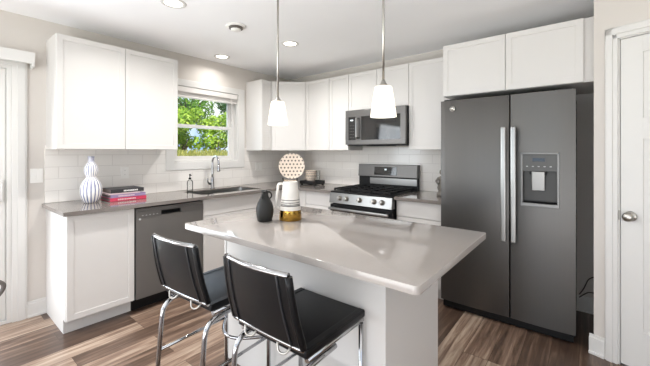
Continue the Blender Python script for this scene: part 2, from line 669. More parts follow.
def face_mtx(org, u, w):
    """local x along the face, y outwards of it, z up"""
    u, w = Vector(u).normalized(), Vector(w).normalized()
    return Matrix(((u.x, w.x, 0, org[0]), (u.y, w.y, 0, org[1]), (u.z, w.z, 1, org[2]), (0, 0, 0, 1)))


def shaker(bm, mtx, x0, x1, z0, z1, t=0.019, stile=0.057, dep=0.005, flat=False):
    """a door in face coordinates: frame of stiles and rails round a recessed panel"""
    tb = bmesh.new()
    bmesh.ops.create_cube(tb, size=1.0)
    bmesh.ops.transform(tb, matrix=Matrix.Translation(((x0 + x1) / 2, t / 2, (z0 + z1) / 2)) @ Matrix.Diagonal((x1 - x0, t, z1 - z0, 1)), verts=tb.verts)
    bmesh.ops.bevel(tb, geom=list(tb.edges), offset=0.0012, segments=1, affect='EDGES')
    if not flat:
        f = max(tb.faces, key=lambda q: q.normal.y * q.calc_area())
        bmesh.ops.inset_individual(tb, faces=[f], thickness=stile)
        r = bmesh.ops.inset_individual(tb, faces=[f], thickness=0.002)
        bmesh.ops.translate(tb, vec=(0, -dep, 0), verts=f.verts)
    bmesh.ops.transform(tb, matrix=mtx, verts=tb.verts)
    merge(bm, tb)


LEFTF = lambda x: face_mtx((x, 0, 0), (0, 1, 0), (1, 0, 0))      # faces +x, local x = world y
BACKF = lambda y: face_mtx((0, y, 0), (1, 0, 0), (0, -1, 0))      # faces -y, local x = world x
CEIL = 2.446

# ------------------------------------------------------------------ room shell
b = new(); box(b, (-0.16, -7.6, -0.1), (6.6, 0.16, 0.0)); struct('floor', b, 'floor', 'brown wood-look plank floor running through the kitchen', 'floor')
b = new(); box(b, (-0.16, -7.6, CEIL), (6.6, 0.16, CEIL + 0.12)); struct('ceiling', b, 'ceil', 'pale grey white textured kitchen ceiling', 'ceiling')

WY0, WY1, WZ0, WZ1 = -1.778, -0.925, 1.222, 2.095      # window opening
PY0, PY1, PZ = -4.95, -3.061, 2.03                       # patio door opening
b = new()
T = -0.14
box(b, (T, -7.6, 0), (0, PY0, CEIL))
box(b, (T, PY0, PZ), (0, PY1, CEIL))
box(b, (T, PY1, 0), (0, WY0, CEIL))
box(b, (T, WY0, 0), (0, WY1, WZ0))
box(b, (T, WY0, WZ1), (0, WY1, CEIL))
box(b, (T, WY1, 0), (0, 0.14, CEIL))
struct('wall_left', b, 'wall', 'greige wall holding the kitchen window and patio door', 'wall')
b = new(); box(b, (0, 0, 0), (3.70, 0.14, CEIL)); struct('wall_back', b, 'wall', 'greige wall behind the range and the refrigerator', 'wall')

# wall round the refrigerator recess and the turned wall with the pantry door
PH = math.radians(-20)
AX, AY = 3.572, -0.694
PD = Vector((math.cos(PH), math.sin(PH), 0))
PNm = Vector((math.sin(PH), -math.cos(PH), 0))
PM = face_mtx((AX, AY, 0), PD, PNm)
b = new(); prism(b, [(3.604, AY + 0.082), (3.68, AY + 0.055), (3.70, 0.0), (3.604, 0.0)], 0, CEIL)
struct('wall_alcove', b, 'wall', 'greige wall closing the refrigerator recess on its right', 'wall')
D0, D1, DZ = 0.121, 0.94, 2.068                           # pantry door opening along that wall
b = new()
box(b, (0.0, -0.10, 0), (D0, 0, CEIL), mtx=PM)
box(b, (D0, -0.10, DZ), (D1, 0, CEIL), mtx=PM)
box(b, (D1, -0.10, 0), (3.18, 0, CEIL), mtx=PM)
struct('wall_right', b, 'wall', 'greige wall turned towards the room with the pantry door', 'wall')
b = new()
for z0, z1, y0, y1 in ((0, 0.5, -7.6, -1.6), (2.2, CEIL, -7.6, -1.6), (0.5, 2.2, -7.6, -5.95), (0.5, 2.2, -3.25, -1.6)):
    box(b, (6.5, y0, z0), (6.62, y1, z1))
struct('wall_side', b, 'wall', 'greige side wall with a wide window', 'wall')
b = new()
for z0, z1, x0, x1 in ((0, 0.45, 0, 6.5), (2.25, CEIL, 0, 6.5), (0.45, 2.25, 0, 0.45), (0.45, 2.25, 3.95, 6.5)):
    box(b, (x0, -7.6, z0), (x1, -7.48, z1))
struct('wall_rear', b, 'wall', 'greige rear wall with wide windows', 'wall')


# baseboards
def base_prof(bm, mtx, x0, x1, h=0.13):
    box(bm, (x0, 0, 0), (x1, 0.016, h - 0.02), 0.001, mtx)
    box(bm, (x0, 0, h - 0.022), (x1, 0.011, h), 0.003, mtx)
    box(bm, (x0, 0, 0), (x1, 0.026, 0.018), 0.004, mtx)


b = new(); base_prof(b, LEFTF(0.0), -2.972, -2.853)
struct('baseboard_left', b, 'trimw', 'white baseboard between patio door casing and end cabinet', 'baseboard')
b = new(); base_prof(b, BACKF(0.0), 3.0, 3.603, 0.13)
struct('baseboard_back', b, 'trimw', 'white baseboard behind the refrigerator recess', 'baseboard')
b = new(); base_prof(b, PM, -0.022, 0.063)
struct('baseboard_right', b, 'trimw', 'short white baseboard beside the pantry door casing', 'baseboard')

# tiles
b = new()
TT = 0.009
box(b, (0, -2.862, 0.9145), (TT, -1.862, 1.40), 0)
box(b, (0, -1.862, 0.9145), (TT, -0.836, 1.146), 0)
box(b, (0, -0.836, 0.9145), (TT, 0.0, 1.40), 0)
struct('trim_1', b, 'tile_left', 'white subway tile backsplash below the window', 'backsplash')
b = new(); box(b, (TT, -TT, 0.9145), (2.545, 0, 1.40), 0)
struct('trim_2', b, 'tile_back', 'white subway tile backsplash behind the range', 'backsplash')


# ------------------------------------------------------------------ kitchen window
win = thing('window_1', (0, (WY0 + WY1) / 2, WZ0), 'white double-hung window over the sink looking onto trees', 'window', kind='structure')
b = new()
cw = 0.087
frame_yz(b, 0, 0.02, WY0 - 0.083, WY1 + 0.089, WZ0 - cw + 0.01, WZ1 + cw - 0.02, 0.089, 0.095, 0.075, 0.085, 0.003)
obj('window_casing', b, 'trimw', win)
b = new()
X0, X1 = -0.139, 0.0
jt = 0.014
frame_yz(b, X0, X1 - 0.0005, WY0, WY1, WZ0, WZ1, jt, jt, jt, jt, 0.001)
obj('window_jamb', b, 'trimw', win)
b = new()
ff = 0.038
yA, yB, zA, zB = WY0 + jt, WY1 - jt, WZ0 + jt, WZ1 - jt
frame_yz(b, -0.137, -0.070, yA, yB, zA, zB, ff, ff, ff, ff * 0.7, 0.003)
obj('window_frame', b, 'trimw', win)
zm = 1.648
for nm, xa, z0, z1 in (('upper_sash', -0.128, zm - 0.02, zB - ff), ('lower_sash', -0.104, zA + ff * 0.7, zm + 0.02)):
    b = new()
    y0, y1 = yA + ff, yB - ff
    sw = 0.036
    frame_yz(b, xa, xa + 0.024, y0 - 0.001, y1 + 0.001, z0, z1, sw, sw, sw, sw, 0.003)
    sh = obj(nm, b, 'trimw', win)
    b = new(); box(b, (xa + 0.010, y0 + sw - 0.004, z0 + sw - 0.004), (xa + 0.014, y1 - sw + 0.004, z1 - sw + 0.004))
    obj('glass_pane', b, 'glass', sh)

# raised blind under the head of the window
bl = thing('window_blind', (0.0, (yA + yB) / 2, 1.96), 'white blind pulled up to the top of the kitchen window', 'blind')
b = new(); box(b, (-0.062, yA + 0.004, 2.022), (0.017, yB - 0.004, WZ1 - jt - 0.002), 0.006)
obj('headrail', b, 'blind', bl)
b = new()
for k in range(7):
    z = 1.985 + k * 0.0058
    box(b, (-0.055, yA + 0.008, z), (0.005, yB - 0.008, z + 0.0034), 0.0008)
obj('slat_stack', b, 'blind', bl)
b = new(); box(b, (-0.056, yA + 0.008, 1.966), (0.007, yB - 0.008, 1.983), 0.005)
obj('bottom_rail', b, 'blind', bl)
b = new(); tube(b, [(0.012, yB - 0.09, 2.03), (0.014, yB - 0.09, 1.72)], 0.003, 8); lathe(b, [(0, 0), (0.006, 0.004), (0.006, 0.03), (0.003, 0.04)], 10, (0.014, yB - 0.09, 1.69))
obj('tilt_wand', b, 'blind', bl)

# ------------------------------------------------------------------ patio door at the left edge
pd = thing('door_1', (0, (PY0 + PY1) / 2, 0), 'white glazed patio door at the left wall', 'door', kind='structure')
b = new()
frame_yz(b, 0, 0.016, PY0 - 0.089, PY1 + 0.089, 0, PZ + 0.07, 0.091, 0.091, 0.072, 0, 0.003)
frame_yz(b, 0.014, 0.022, PY0 - 0.080, PY1 + 0.078, 0, PZ + 0.062, 0.05, 0.05, 0.05, 0, 0.003)
obj('door_casing', b, 'trimw', pd)
b = new()
frame_yz(b, -0.139, -0.0005, PY0, PY1, 0.0, PZ, 0.03, 0.03, 0.03, 0.025, 0.002)
obj('door_jamb', b, 'trimw', pd)
ym = (PY0 + PY1) / 2
for xa, y0, y1 in ((-0.06, ym - 0.05, PY1 - 0.03), (-0.105, PY0 + 0.03, ym + 0.05)):
    b = new()
    st = 0.10
    frame_yz(b, xa, xa + 0.04, y0 + 0.002, y1 - 0.002, 0.027, PZ - 0.032, st, st, st, 0.16, 0.004)
    dp = obj('door_panel', b, 'trimw', pd)
    b = new(); box(b, (xa + 0.017, y0 + st - 0.005, 0.18), (xa + 0.023, y1 - st + 0.005, PZ - 0.125))
    obj('glass_pane', b, 'glass', dp)
b = new(); box(b, (-0.02, PY1 - 0.075, 0.93), (-0.012, PY1 - 0.045, 1.13), 0.004); tube(b, fillet([(-0.018, PY1 - 0.06, 0.96), (0.02, PY1 - 0.06, 0.965), (0.02, PY1 - 0.06, 1.095), (-0.018, PY1 - 0.06, 1.10)], 0.02), 0.007, 8)
obj('door_handle', b, 'trimw', pd)

vl = thing('door_valance', (0, -3.9, 2.04), 'white boxed valance mounted above the patio door', 'valance')
b = new()
box(b, (0.095, -5.05, 2.045), (0.11, -2.94, 2.135), 0.003)
obj('front_board', b, 'trimw', vl)
b = new(); box(b, (0.0, -5.05, 2.122), (0.0955, -2.94, 2.135), 0.002); obj('top_board', b, 'trimw', vl)
b = new(); box(b, (0.0, -2.956, 2.02), (0.106, -2.941, 2.122), 0.002); obj('end_return', b, 'trimw', vl)

# ------------------------------------------------------------------ pantry door
pt = thing('door_2', (AX + PD.x * 0.5, AY + PD.y * 0.5, 0), 'white panelled pantry door with a satin knob', 'door', kind='structure')
b = new()
box(b, (D0 - 0.058, 0, 0), (D0 + 0.006, 0.014, DZ + 0.066), 0.003, PM)
box(b, (D0 - 0.052, 0.008, 0), (D0 - 0.018, 0.022, DZ + 0.06), 0.004, PM)
box(b, (D1 - 0.006, 0, 0), (D1 + 0.058, 0.014, DZ + 0.066), 0.003, PM)
box(b, (D1 + 0.018, 0.008, 0), (D1 + 0.052, 0.022, DZ + 0.06), 0.004, PM)
box(b, (D0 - 0.058, 0, DZ - 0.006), (D1 + 0.058, 0.014, DZ + 0.066), 0.003, PM)
box(b, (D0 - 0.052, 0.008, DZ + 0.02), (D1 + 0.052, 0.022, DZ + 0.06), 0.004, PM)
obj('door_casing', b, 'trimw', pt)
b = new()
box(b, (D0, -0.0995, 0), (D0 + 0.012, 0, DZ), 0.001, PM)
box(b, (D1 - 0.012, -0.0995, 0), (D1, 0, DZ), 0.001, PM)
box(b, (D0, -0.0995, DZ - 0.012), (D1, 0, DZ), 0.001, PM)
obj('door_jamb', b, 'trimw', pt)
b = new()
x0, x1 = D0 + 0.015, D1 - 0.015
z0, z1 = 0.012, DZ - 0.015
st = 0.105
box(b, (x0, -0.045, z0), (x0 + st, -0.006, z1), 0.002, PM)
box(b, (x1 - st, -0.045, z0), (x1, -0.006, z1), 0.002, PM)
for a_, c_ in ((z0, 0.25), (1.422, 1.553), (1.953, z1)):
    box(b, (x0 + st - 0.001, -0.045, a_), (x1 - st + 0.001, -0.006, c_), 0.002, PM)
xm = (x0 + x1) / 2
box(b, (xm - 0.055, -0.045, 0.25), (xm + 0.055, -0.006, 1.43), 0.002, PM)
box(b, (x0 + st - 0.005, -0.038, 0.2), (x1 - st + 0.005, -0.016, 1.99), 0, PM)
obj('door_leaf', b, 'trimw', pt)
b = new()
KM = PM @ Matrix.Translation((0.185, -0.006, 0.945)) @ Matrix.Rotation(-PI / 2, 4, 'X')
lathe(b, [(0, 0), (0.031, 0), (0.031, 0.006), (0.026, 0.010), (0.011, 0.013), (0.010, 0.028), (0.016, 0.034), (0.026, 0.042), (0.0285, 0.052), (0.026, 0.062), (0.016, 0.068), (0, 0.070)], 28, mtx=KM)
obj('door_knob', b, 'nickel', pt)
b = new(); box(b, (D0 + 0.0005, -0.03, 0.915), (D0 + 0.013, 0.0005, 0.975), 0.001, PM)
obj('strike_plate', b, 'nickel', pt)
b = new()
for zz in (0.25, 1.05, 1.80):
    box(b, (D1 - 0.017, -0.02, zz), (D1 - 0.009, 0.002, zz + 0.09), 0.001, PM)
obj('hinge', b, 'nickel', pt)


# ------------------------------------------------------------------ cabinets
def cab(name, loc, label, cat='cabinet', group=None):
    return thing(name, loc, label, cat, group)


UB, UT, UD = 1.367, 2.272, 0.306     # wall cabinet bottom, top, carcass depth (door adds 19 mm)


def wall_cab_left(y0, y1, splits, label):
    t = cab('wall_cabinet', (0, (y0 + y1) / 2, UB), label, group='white wall cabinets')
    b = new(); box(b, (0.0, y0, UB), (UD, y1, UT), 0.001); obj('carcass', b, 'cab', t)
    e = [y0] + splits + [y1]
    for i in range(len(e) - 1):
        b = new(); shaker(b, LEFTF(UD), e[i] + 0.002, e[i + 1] - 0.002, UB + 0.002, UT - 0.002); obj('door', b, 'cab', t)
    return t


def wall_cab_back(x0, x1, splits, label, z0=UB, z1=UT, dep=UD, fill=0.0):
    t = cab('wall_cabinet', ((x0 + x1) / 2, 0, z0), label, group='white wall cabinets')
    b = new(); box(b, (x0, -dep, z0), (x1, 0.0 if z0 > 1.39 else -0.0, z1), 0.001); obj('carcass', b, 'cab', t)
    e = [x0] + splits + [x1 - fill]
    for i in range(len(e) - 1):
        b = new(); shaker(b, BACKF(-dep), e[i] + 0.002, e[i + 1] - 0.002, z0 + 0.002, z1 - 0.002); obj('door', b, 'cab', t)
    return t


wall_cab_left(-2.853, -1.887, [-2.366], 'large white two-door wall cabinet left of the kitchen window')
wall_cab_left(-0.797, -0.632, [], 'narrow white wall cabinet just right of the kitchen window')
# diagonal corner unit
dg = cab('corner_wall_cabinet', (0.2, -0.2, UB), 'white diagonal wall cabinet filling the room corner', group='white wall cabinets')
yc, xc = -0.63, 0.64
b = new(); prism(b, [(0.0, 0.0), (0.0, yc), (UD, yc), (xc, -UD), (xc, 0.0)], UB, UT); obj('carcass', b, 'cab', dg)
u = Vector((xc - UD, -UD - yc, 0)); ln = u.length; u.normalize(); w = Vector((u.y, -u.x, 0))
b = new(); shaker(b, face_mtx((UD, yc, 0), u, w), 0.014, ln - 0.012, UB + 0.002, UT - 0.002); obj('door', b, 'cab', dg)
wall_cab_back(0.645, 1.036, [], 'white single-door wall cabinet next to the diagonal corner cabinet')
wall_cab_back(1.037, 1.328, [], 'narrow white wall cabinet immediately left of the microwave')
wall_cab_back(1.329, 2.091, [1.707], 'short white two-door wall cabinet over the microwave', z0=1.832)
wall_cab_back(2.092, 2.540, [], 'white single-door wall cabinet between microwave and refrigerator')
wall_cab_back(2.545, 3.602, [3.035], 'deep white two-door cabinet bridging over the refrigerator', z0=1.832, z1=2.279, dep=0.60, fill=0.082)

BT, BDp, TK = 0.884, 0.591, 0.105


def base_left(y0, y1, label, build, endpanel=False):
    t = cab('base_cabinet', (0, (y0 + y1) / 2, 0), label, group='white base cabinets')
    b = new()
    if endpanel:
        prism(b, [(0.0, 0.0), (0.528, 0.0), (0.528, TK), (BDp, TK), (BDp, BT), (0.0, BT)], y0, y0 + 0.018, mtx=Matrix(((1, 0, 0, 0), (0, 0, 1, 0), (0, 1, 0, 0), (0, 0, 0, 1))))
        obj('end_panel', b, 'cab', t)
        b = new()
        ya = y0 + 0.0185
    else:
        ya = y0
    if build == 'sink':
        box(b, (0.012, ya, TK), (BDp, y1, 0.66))
        box(b, (0.575, ya, 0.66), (BDp, y1, BT))
        box(b, (0.012, ya, 0.66), (BDp, ya + 0.018, BT)); box(b, (0.012, y1 - 0.018, 0.66), (BDp, y1, BT))
    else:
        box(b, (0.012, ya, TK), (BDp, y1, BT))
    obj('carcass', b, 'cab', t)
    b = new(); box(b, (0.012, ya, 0.0), (0.528, y1, TK - 0.001)); obj('toe_kick', b, 'cab', t)
    if build == 'door':
        b = new(); shaker(b, LEFTF(BDp), y0 + 0.003, y1 - 0.002, TK + 0.008, BT - 0.008); obj('door', b, 'cab', t)
    if build == 'sink':
        b = new(); shaker(b, LEFTF(BDp), y0 + 0.003, y1 - 0.002, 0.714, BT - 0.008, flat=True); obj('false_drawer_front', b, 'cab', t)
        m_ = (y0 + y1) / 2
        for a_, c_ in ((y0 + 0.003, m_ - 0.001), (m_ + 0.001, y1 - 0.002)):
            b = new(); shaker(b, LEFTF(BDp), a_, c_, TK + 0.008, 0.707); obj('door', b, 'cab', t)
    return t


base_left(-2.853, -2.398, 'white end base cabinet under the striped vase', 'door', True)
base_left(-1.780, -0.868, 'white sink base cabinet right of the dishwasher', 'sink')
t = cab('corner_base_cabinet', (0.3, -0.3, 0), 'white base cabinet turning the corner beyond the sink', group='white base cabinets')
b = new(); prism(b, [(0.012, -0.012), (0.012, -0.866), (BDp, -0.866), (BDp, -BDp), (0.905, -BDp), (0.905, -0.012)], TK, BT); obj('carcass', b, 'cab', t)
b = new(); prism(b, [(0.012, -0.012), (0.012, -0.866), (0.528, -0.866), (0.528, -0.528), (0.905, -0.528), (0.905, -0.012)], 0, TK - 0.001); obj('toe_kick', b, 'cab', t)
b = new(); shaker(b, LEFTF(BDp), -0.864, -BDp - 0.022, TK + 0.008, BT - 0.008, flat=True); obj('filler_panel', b, 'cab', t)
b = new(); shaker(b, BACKF(-BDp), BDp + 0.022, 0.903, TK + 0.008, BT - 0.008, flat=False); obj('door', b, 'cab', t)


def base_back(x0, x1, label):
    t = cab('base_cabinet', ((x0 + x1) / 2, 0, 0), label, group='white base cabinets')
    b = new(); box(b, (x0, -BDp, TK), (x1, 0, BT)); obj('carcass', b, 'cab', t)
    b = new(); box(b, (x0, -0.528, 0), (x1, 0, TK - 0.001)); obj('toe_kick', b, 'cab', t)
    b = new(); shaker(b, BACKF(-BDp), x0 + 0.003, x1 - 0.003, 0.728, BT - 0.008, flat=True); obj('drawer_front', b, 'cab', t)
    b = new(); shaker(b, BACKF(-BDp), x0 + 0.003, x1 - 0.003, TK + 0.008, 0.721); obj('door', b, 'cab', t)


base_back(0.906, 1.318, 'white drawer base cabinet left of the range')
base_back(2.092, 2.540, 'white drawer base cabinet between range and refrigerator')

# ------------------------------------------------------------------ worktops and sink
CT0, CT1, CD = 0.8845, 0.914, 0.655
SX0, SX1, SY0, SY1 = 0.135, 0.535, -1.745, -0.985
b = new()
box(b, (0.0, -2.880, CT0), (CD, SY0, CT1))
box(b, (0.0, SY0, CT0), (SX0, SY1, CT1))
box(b, (SX1, SY0, CT0), (CD, SY1, CT1))
prism(b, [(0, SY1), (CD, SY1), (CD, -CD), (1.318, -CD), (1.318, 0), (0, 0)], CT0, CT1)
bmesh.ops.remove_doubles(b, verts=b.verts, dist=0.0005)
ct = obj('countertop', b, 'counter', None, (0.3, -1.5, CT0), 'grey quartz L-shaped countertop with the sink cut-out', 'countertop')
b = new(); box(b, (2.088, -CD, CT0), (2.543, 0, CT1), 0.002)
obj('countertop', b, 'counter', None, (2.32, -0.3, CT0), 'short grey quartz countertop between range and refrigerator', 'countertop')

sk = thing('sink', (0.335, -1.365, 0.70), 'stainless undermount sink below the kitchen window', 'sink')
b = new()
o_ = round_rect(SX0 - 0.004, SY0 - 0.004, SX1 + 0.004, SY1 + 0.004, 0.05)
i_ = round_rect(SX0 + 0.003, SY0 + 0.003, SX1 - 0.003, SY1 - 0.003, 0.05)
bt_ = round_rect(SX0 + 0.02, SY0 + 0.02, SX1 - 0.02, SY1 - 0.02, 0.05)
zt_ = CT1 - 0.012
rings = [[b.verts.new((x, y, z)) for x, y in pl] for pl, z in ((o_, 0.70), (o_, zt_), (i_, zt_), (bt_, 0.712))]
for k in range(3):
    n_ = len(o_)
    for i in range(n_):
        b.faces.new((rings[k][i], rings[k][(i + 1) % n_], rings[k + 1][(i + 1) % n_], rings[k + 1][i]))
b.faces.new(rings[3]); b.faces.new(rings[0][::-1])
obj('basin', b, 'steel', sk)
b = new(); lathe(b, [(0, 0), (0.045, 0), (0.045, 0.004), (0.03, 0.005), (0.0, 0.003)], 24, (0.335, -1.365, 0.7125)); obj('drain', b, 'chrome', sk)

fc = thing('kitchen_faucet', (0.085, -1.350, CT1), 'chrome gooseneck faucet at the back of the sink', 'faucet')
b = new(); lathe(b, [(0, 0), (0.028, 0), (0.028, 0.006), (0.022, 0.012), (0.019, 0.10), (0.016, 0.13), (0.013, 0.14), (0, 0.14)], 20, (0.085, -1.350, CT1)); obj('faucet_body', b, 'chrome', fc)
b = new()
dirv = Vector((1.0, -0.08, 0)).normalized()
pts = []
B0 = Vector((0.085, -1.350, CT1 + 0.13))
R_ = 0.074
for k in range(5):
    pts.append(B0 + Vector((0, 0, 0.175 * k / 4)))
for k in range(1, 15):
    a = PI - (PI * 1.02) * k / 14
    pts.append(B0 + Vector((0, 0, 0.175)) + dirv * (R_ + R_ * math.cos(a)) + Vector((0, 0, R_ * math.sin(a))))
pts.append(pts[-1] + Vector((0, 0, -0.03)))
tube(b, pts, 0.0115, 12); obj('spout', b, 'chrome', fc)
b = new(); e_ = pts[-1]; lathe(b, [(0, -0.065), (0.016, -0.065), (0.018, -0.05), (0.015, 0.0), (0.012, 0.01), (0, 0.01)], 16, tuple(e_)); obj('spray_head', b, 'chrome', fc)
b = new(); tube(b, [(0.085, -1.360, CT1 + 0.055), (0.09, -1.395, CT1 + 0.06), (0.10, -1.417, CT1 + 0.085), (0.115, -1.430, CT1 + 0.125)], [0.014, 0.013, 0.009, 0.006], 12); obj('lever_handle', b, 'chrome', fc)

sd = thing('soap_dispenser', (0.165, -1.672, CT1), 'small clear soap pump bottle left of the sink', 'soap dispenser')
b = new(); lathe(b, [(0, 0), (0.028, 0), (0.031, 0.004), (0.031, 0.105), (0.024, 0.120), (0.013, 0.126), (0.013, 0.134), (0, 0.134)], 24, (0.165, -1.672, CT1)); obj('bottle', b, 'clear', sd)
b = new(); lathe(b, [(0, 0.002), (0.027, 0.002), (0.028, 0.012), (0, 0.012)], 24, (0.165, -1.672, CT1)); obj('soap_fill', b, 'nickel', sd)
b = new(); lathe(b, [(0, 0.134), (0.014, 0.134), (0.014, 0.150), (0.005, 0.152), (0.005, 0.178), (0.010, 0.178), (0.010, 0.190), (0, 0.190)], 16, (0.165, -1.672, CT1)); tube(b, [(0.165, -1.672, CT1 + 0.185), (0.20, -1.680, CT1 + 0.183), (0.21, -1.683, CT1 + 0.176)], 0.0045, 8); obj('pump', b, 'black', sd)

# ------------------------------------------------------------------ dishwasher
DY0, DY1 = -2.395, -1.784
dw = thing('dishwasher', (0.3, (DY0 + DY1) / 2, 0), 'slate grey dishwasher between white base cabinets', 'dishwasher')
b = new(); box(b, (0.02, DY0, 0.10), (0.585, DY1, 0.868)); obj('body', b, 'gasket', dw)
b = new(); box(b, (0.05, DY0 + 0.002, 0.0), (0.535, DY1 - 0.002, 0.099)); obj('toe_kick', b, 'black', dw)
b = new()
px0, px1, pz0, pz1 = -2.185, -2.005, 0.795, 0.832
F = LEFTF(0.0)
xa, xb = 0.587, 0.620
box(b, (xa, DY0 + 0.006, 0.112), (xb, DY1 - 0.004, pz0), 0.003)
box(b, (xa, DY0 + 0.006, pz0), (xb, px0, 0.845), 0.0)
box(b, (xa, px1, pz0), (xb, DY1 - 0.004, 0.845), 0.0)
box(b, (xa, px0, pz1), (xb, px1, 0.845), 0.0)
obj('door', b, 'slate_dw', dw)
b = new(); box(b, (xa, DY0 + 0.006, 0.8455), (xb - 0.004, DY1 - 0.004, 0.868), 0.004); obj('control_strip', b, 'slate_dw', dw)
b = new(); box(b, (xa - 0.001, px0 + 0.001, pz0 + 0.001), (xa + 0.008, px1 - 0.001, pz1 - 0.001)); box(b, (xb - 0.008, px0 + 0.012, pz0 + 0.006), (xb + 0.004, px1 - 0.012, pz0 + 0.013), 0.003)
obj('pocket_handle', b, 'gasket', dw)
for k in range(5):
    b = new(); box(b, (xb, DY0 + 0.05 + k * 0.03, 0.805), (xb + 0.0006, DY0 + 0.062 + k * 0.03, 0.811))
    obj('indicator_light', b, 'print', dw)
b = new(); lathe(b, [(0, 0), (0.009, 0), (0.009, 0.001), (0, 0.001)], 20, mtx=Matrix.Translation((xb, DY0 + 0.035, 0.78)) @ Matrix.Rotation(PI / 2, 4, 'Y')); obj('badge', b, 'print', dw)

# ------------------------------------------------------------------ range
RX0, RX1 = 1.322, 2.084
rg = thing('gas_range', ((RX0 + RX1) / 2, -0.35, 0), 'slate and black gas range below the microwave', 'range')
b = new(); box(b, (RX0 + 0.004, -0.615, 0.02), (RX1 - 0.004, -0.02, 0.885), 0.003); obj('body', b, 'black', rg)
b = new(); box(b, (RX0, -0.665, 0.886), (RX1, -0.085, 0.918), 0.006); obj('cooktop', b, 'black', rg)
b = new()
prism(b, [(-0.617, 0.790), (-0.690, 0.790), (-0.672, 0.900), (-0.617, 0.900)], RX0 + 0.002, RX1 - 0.002, 0.003, mtx=Matrix(((0, 0, 1, 0), (1, 0, 0, 0), (0, 1, 0, 0), (0, 0, 0, 1))))
obj('knob_panel', b, 'steel', rg)
for kx in (1.462, 1.549, 1.713, 1.882, 1.974):
    b = new()
    mk = Matrix.Translation((kx, -0.682, 0.848)) @ Matrix.Rotation(PI / 2 - 0.16, 4, 'X')
    lathe(b, [(0, 0), (0.027, 0), (0.027, 0.006), (0.022, 0.009), (0.021, 0.028), (0.018, 0.032), (0, 0.032)], 24, mtx=mk)
    box(b, (-0.004, -0.02, 0.030), (0.004, 0.02, 0.037), 0.001, mk)
    obj('knob', b, 'nickel', rg)
b = new()
box(b, (RX0 + 0.004, -0.672, 0.215), (RX1 - 0.004, -0.617, 0.775), 0.004)
od = obj('oven_door', b, 'black', rg)
b = new(); box(b, (RX0 + 0.006, -0.6745, 0.23), (RX1 - 0.006, -0.6725, 0.700), 0.001); obj('oven_window', b, 'blackglass', od)
b = new()
box(b, (RX0 + 0.02, -0.735, 0.722), (RX1 - 0.02, -0.712, 0.750), 0.009)
for xx in (RX0 + 0.05, RX1 - 0.05):
    box(b, (xx - 0.014, -0.714, 0.724), (xx + 0.014, -0.672, 0.748), 0.004)
obj('handle', b, 'steel', od)
b = new(); box(b, (RX0 + 0.004, -0.668, 0.04), (RX1 - 0.004, -0.617, 0.208), 0.004); obj('storage_drawer', b, 'slate', rg)
# grates: three sections of bars
for gx0, gx1 in ((RX0 + 0.03, 1.570), (1.576, 1.830), (1.836, RX1 - 0.03)):
    b = new()
    zg = 0.944
    for xx in (gx0 + 0.006, (gx0 + gx1) / 2, gx1 - 0.006):
        box(b, (xx - 0.006, -0.640, zg - 0.012), (xx + 0.006, -0.130, zg + 0.006), 0.003)
    for yy in (-0.634, -0.51, -0.385, -0.26, -0.136):
        box(b, (gx0, yy - 0.006, zg - 0.012), (gx1, yy + 0.006, zg + 0.006), 0.003)
    for xx in (gx0 + 0.008, gx1 - 0.008):
        for yy in (-0.632, -0.138):
            box(b, (xx - 0.008, yy - 0.008, 0.919), (xx + 0.008, yy + 0.008, zg - 0.006), 0.002)
    obj('grate', b, 'iron', rg)
for bx in (1.452, 1.703, 1.955):
    for by in ((-0.51, -0.26) if bx != 1.703 else (-0.385,)):
        b = new(); lathe(b, [(0, 0), (0.045, 0), (0.045, 0.008), (0.034, 0.010), (0.034, 0.018), (0, 0.019)], 24, (bx, by, 0.9185)); obj('burner', b, 'iron', rg)
b = new(); box(b, (RX0 + 0.004, -0.082, 0.886), (RX1 - 0.004, -0.012, 1.052), 0.002); obj('vent_riser', b, 'black', rg)
b = new(); box(b, (RX0 + 0.16, -0.0845, 0.965), (RX1 - 0.006, -0.0822, 1.040), 0.001); obj('riser_plate', b, 'steel', rg)
b = new(); prism(b, [(-0.012, 1.053), (-0.100, 1.053), (-0.086, 1.198), (-0.012, 1.198)], RX0, RX1, 0.004, mtx=Matrix(((0, 0, 1, 0), (1, 0, 0, 0), (0, 1, 0, 0), (0, 0, 0, 1))))
bg = obj('backguard', b, 'slate', rg)
b = new()
mb = Matrix.Translation((0, -0.0935, 1.125)) @ Matrix.Rotation(-math.atan2(0.014, 0.145), 4, 'X')
box(b, (1.548, -0.003, -0.050), (1.842, 0.002, 0.045), 0.002, mb); obj('display', b, 'blackglass', bg)
b = new()
box(b, (1.685, -0.0042, 0.006), (1.712, -0.0031, 0.024), 0, mb); obj('clock_digits', b, 'digits', bg)
for i in range(3):
    for j in range(3):
        b = new(); box(b, (1.740 + i * 0.028, -0.0042, -0.032 + j * 0.020), (1.750 + i * 0.028, -0.0031, -0.026 + j * 0.020), 0, mb)
        obj('keypad_key', b, 'band', bg)
for fx_ in (RX0 + 0.05, RX1 - 0.05):
    for fy_ in (-0.56, -0.08):
        b = new(); lathe(b, [(0, 0), (0.018, 0), (0.018, 0.02), (0, 0.02)], 12, (fx_, fy_, 0.0)); obj('foot', b, 'black', rg)

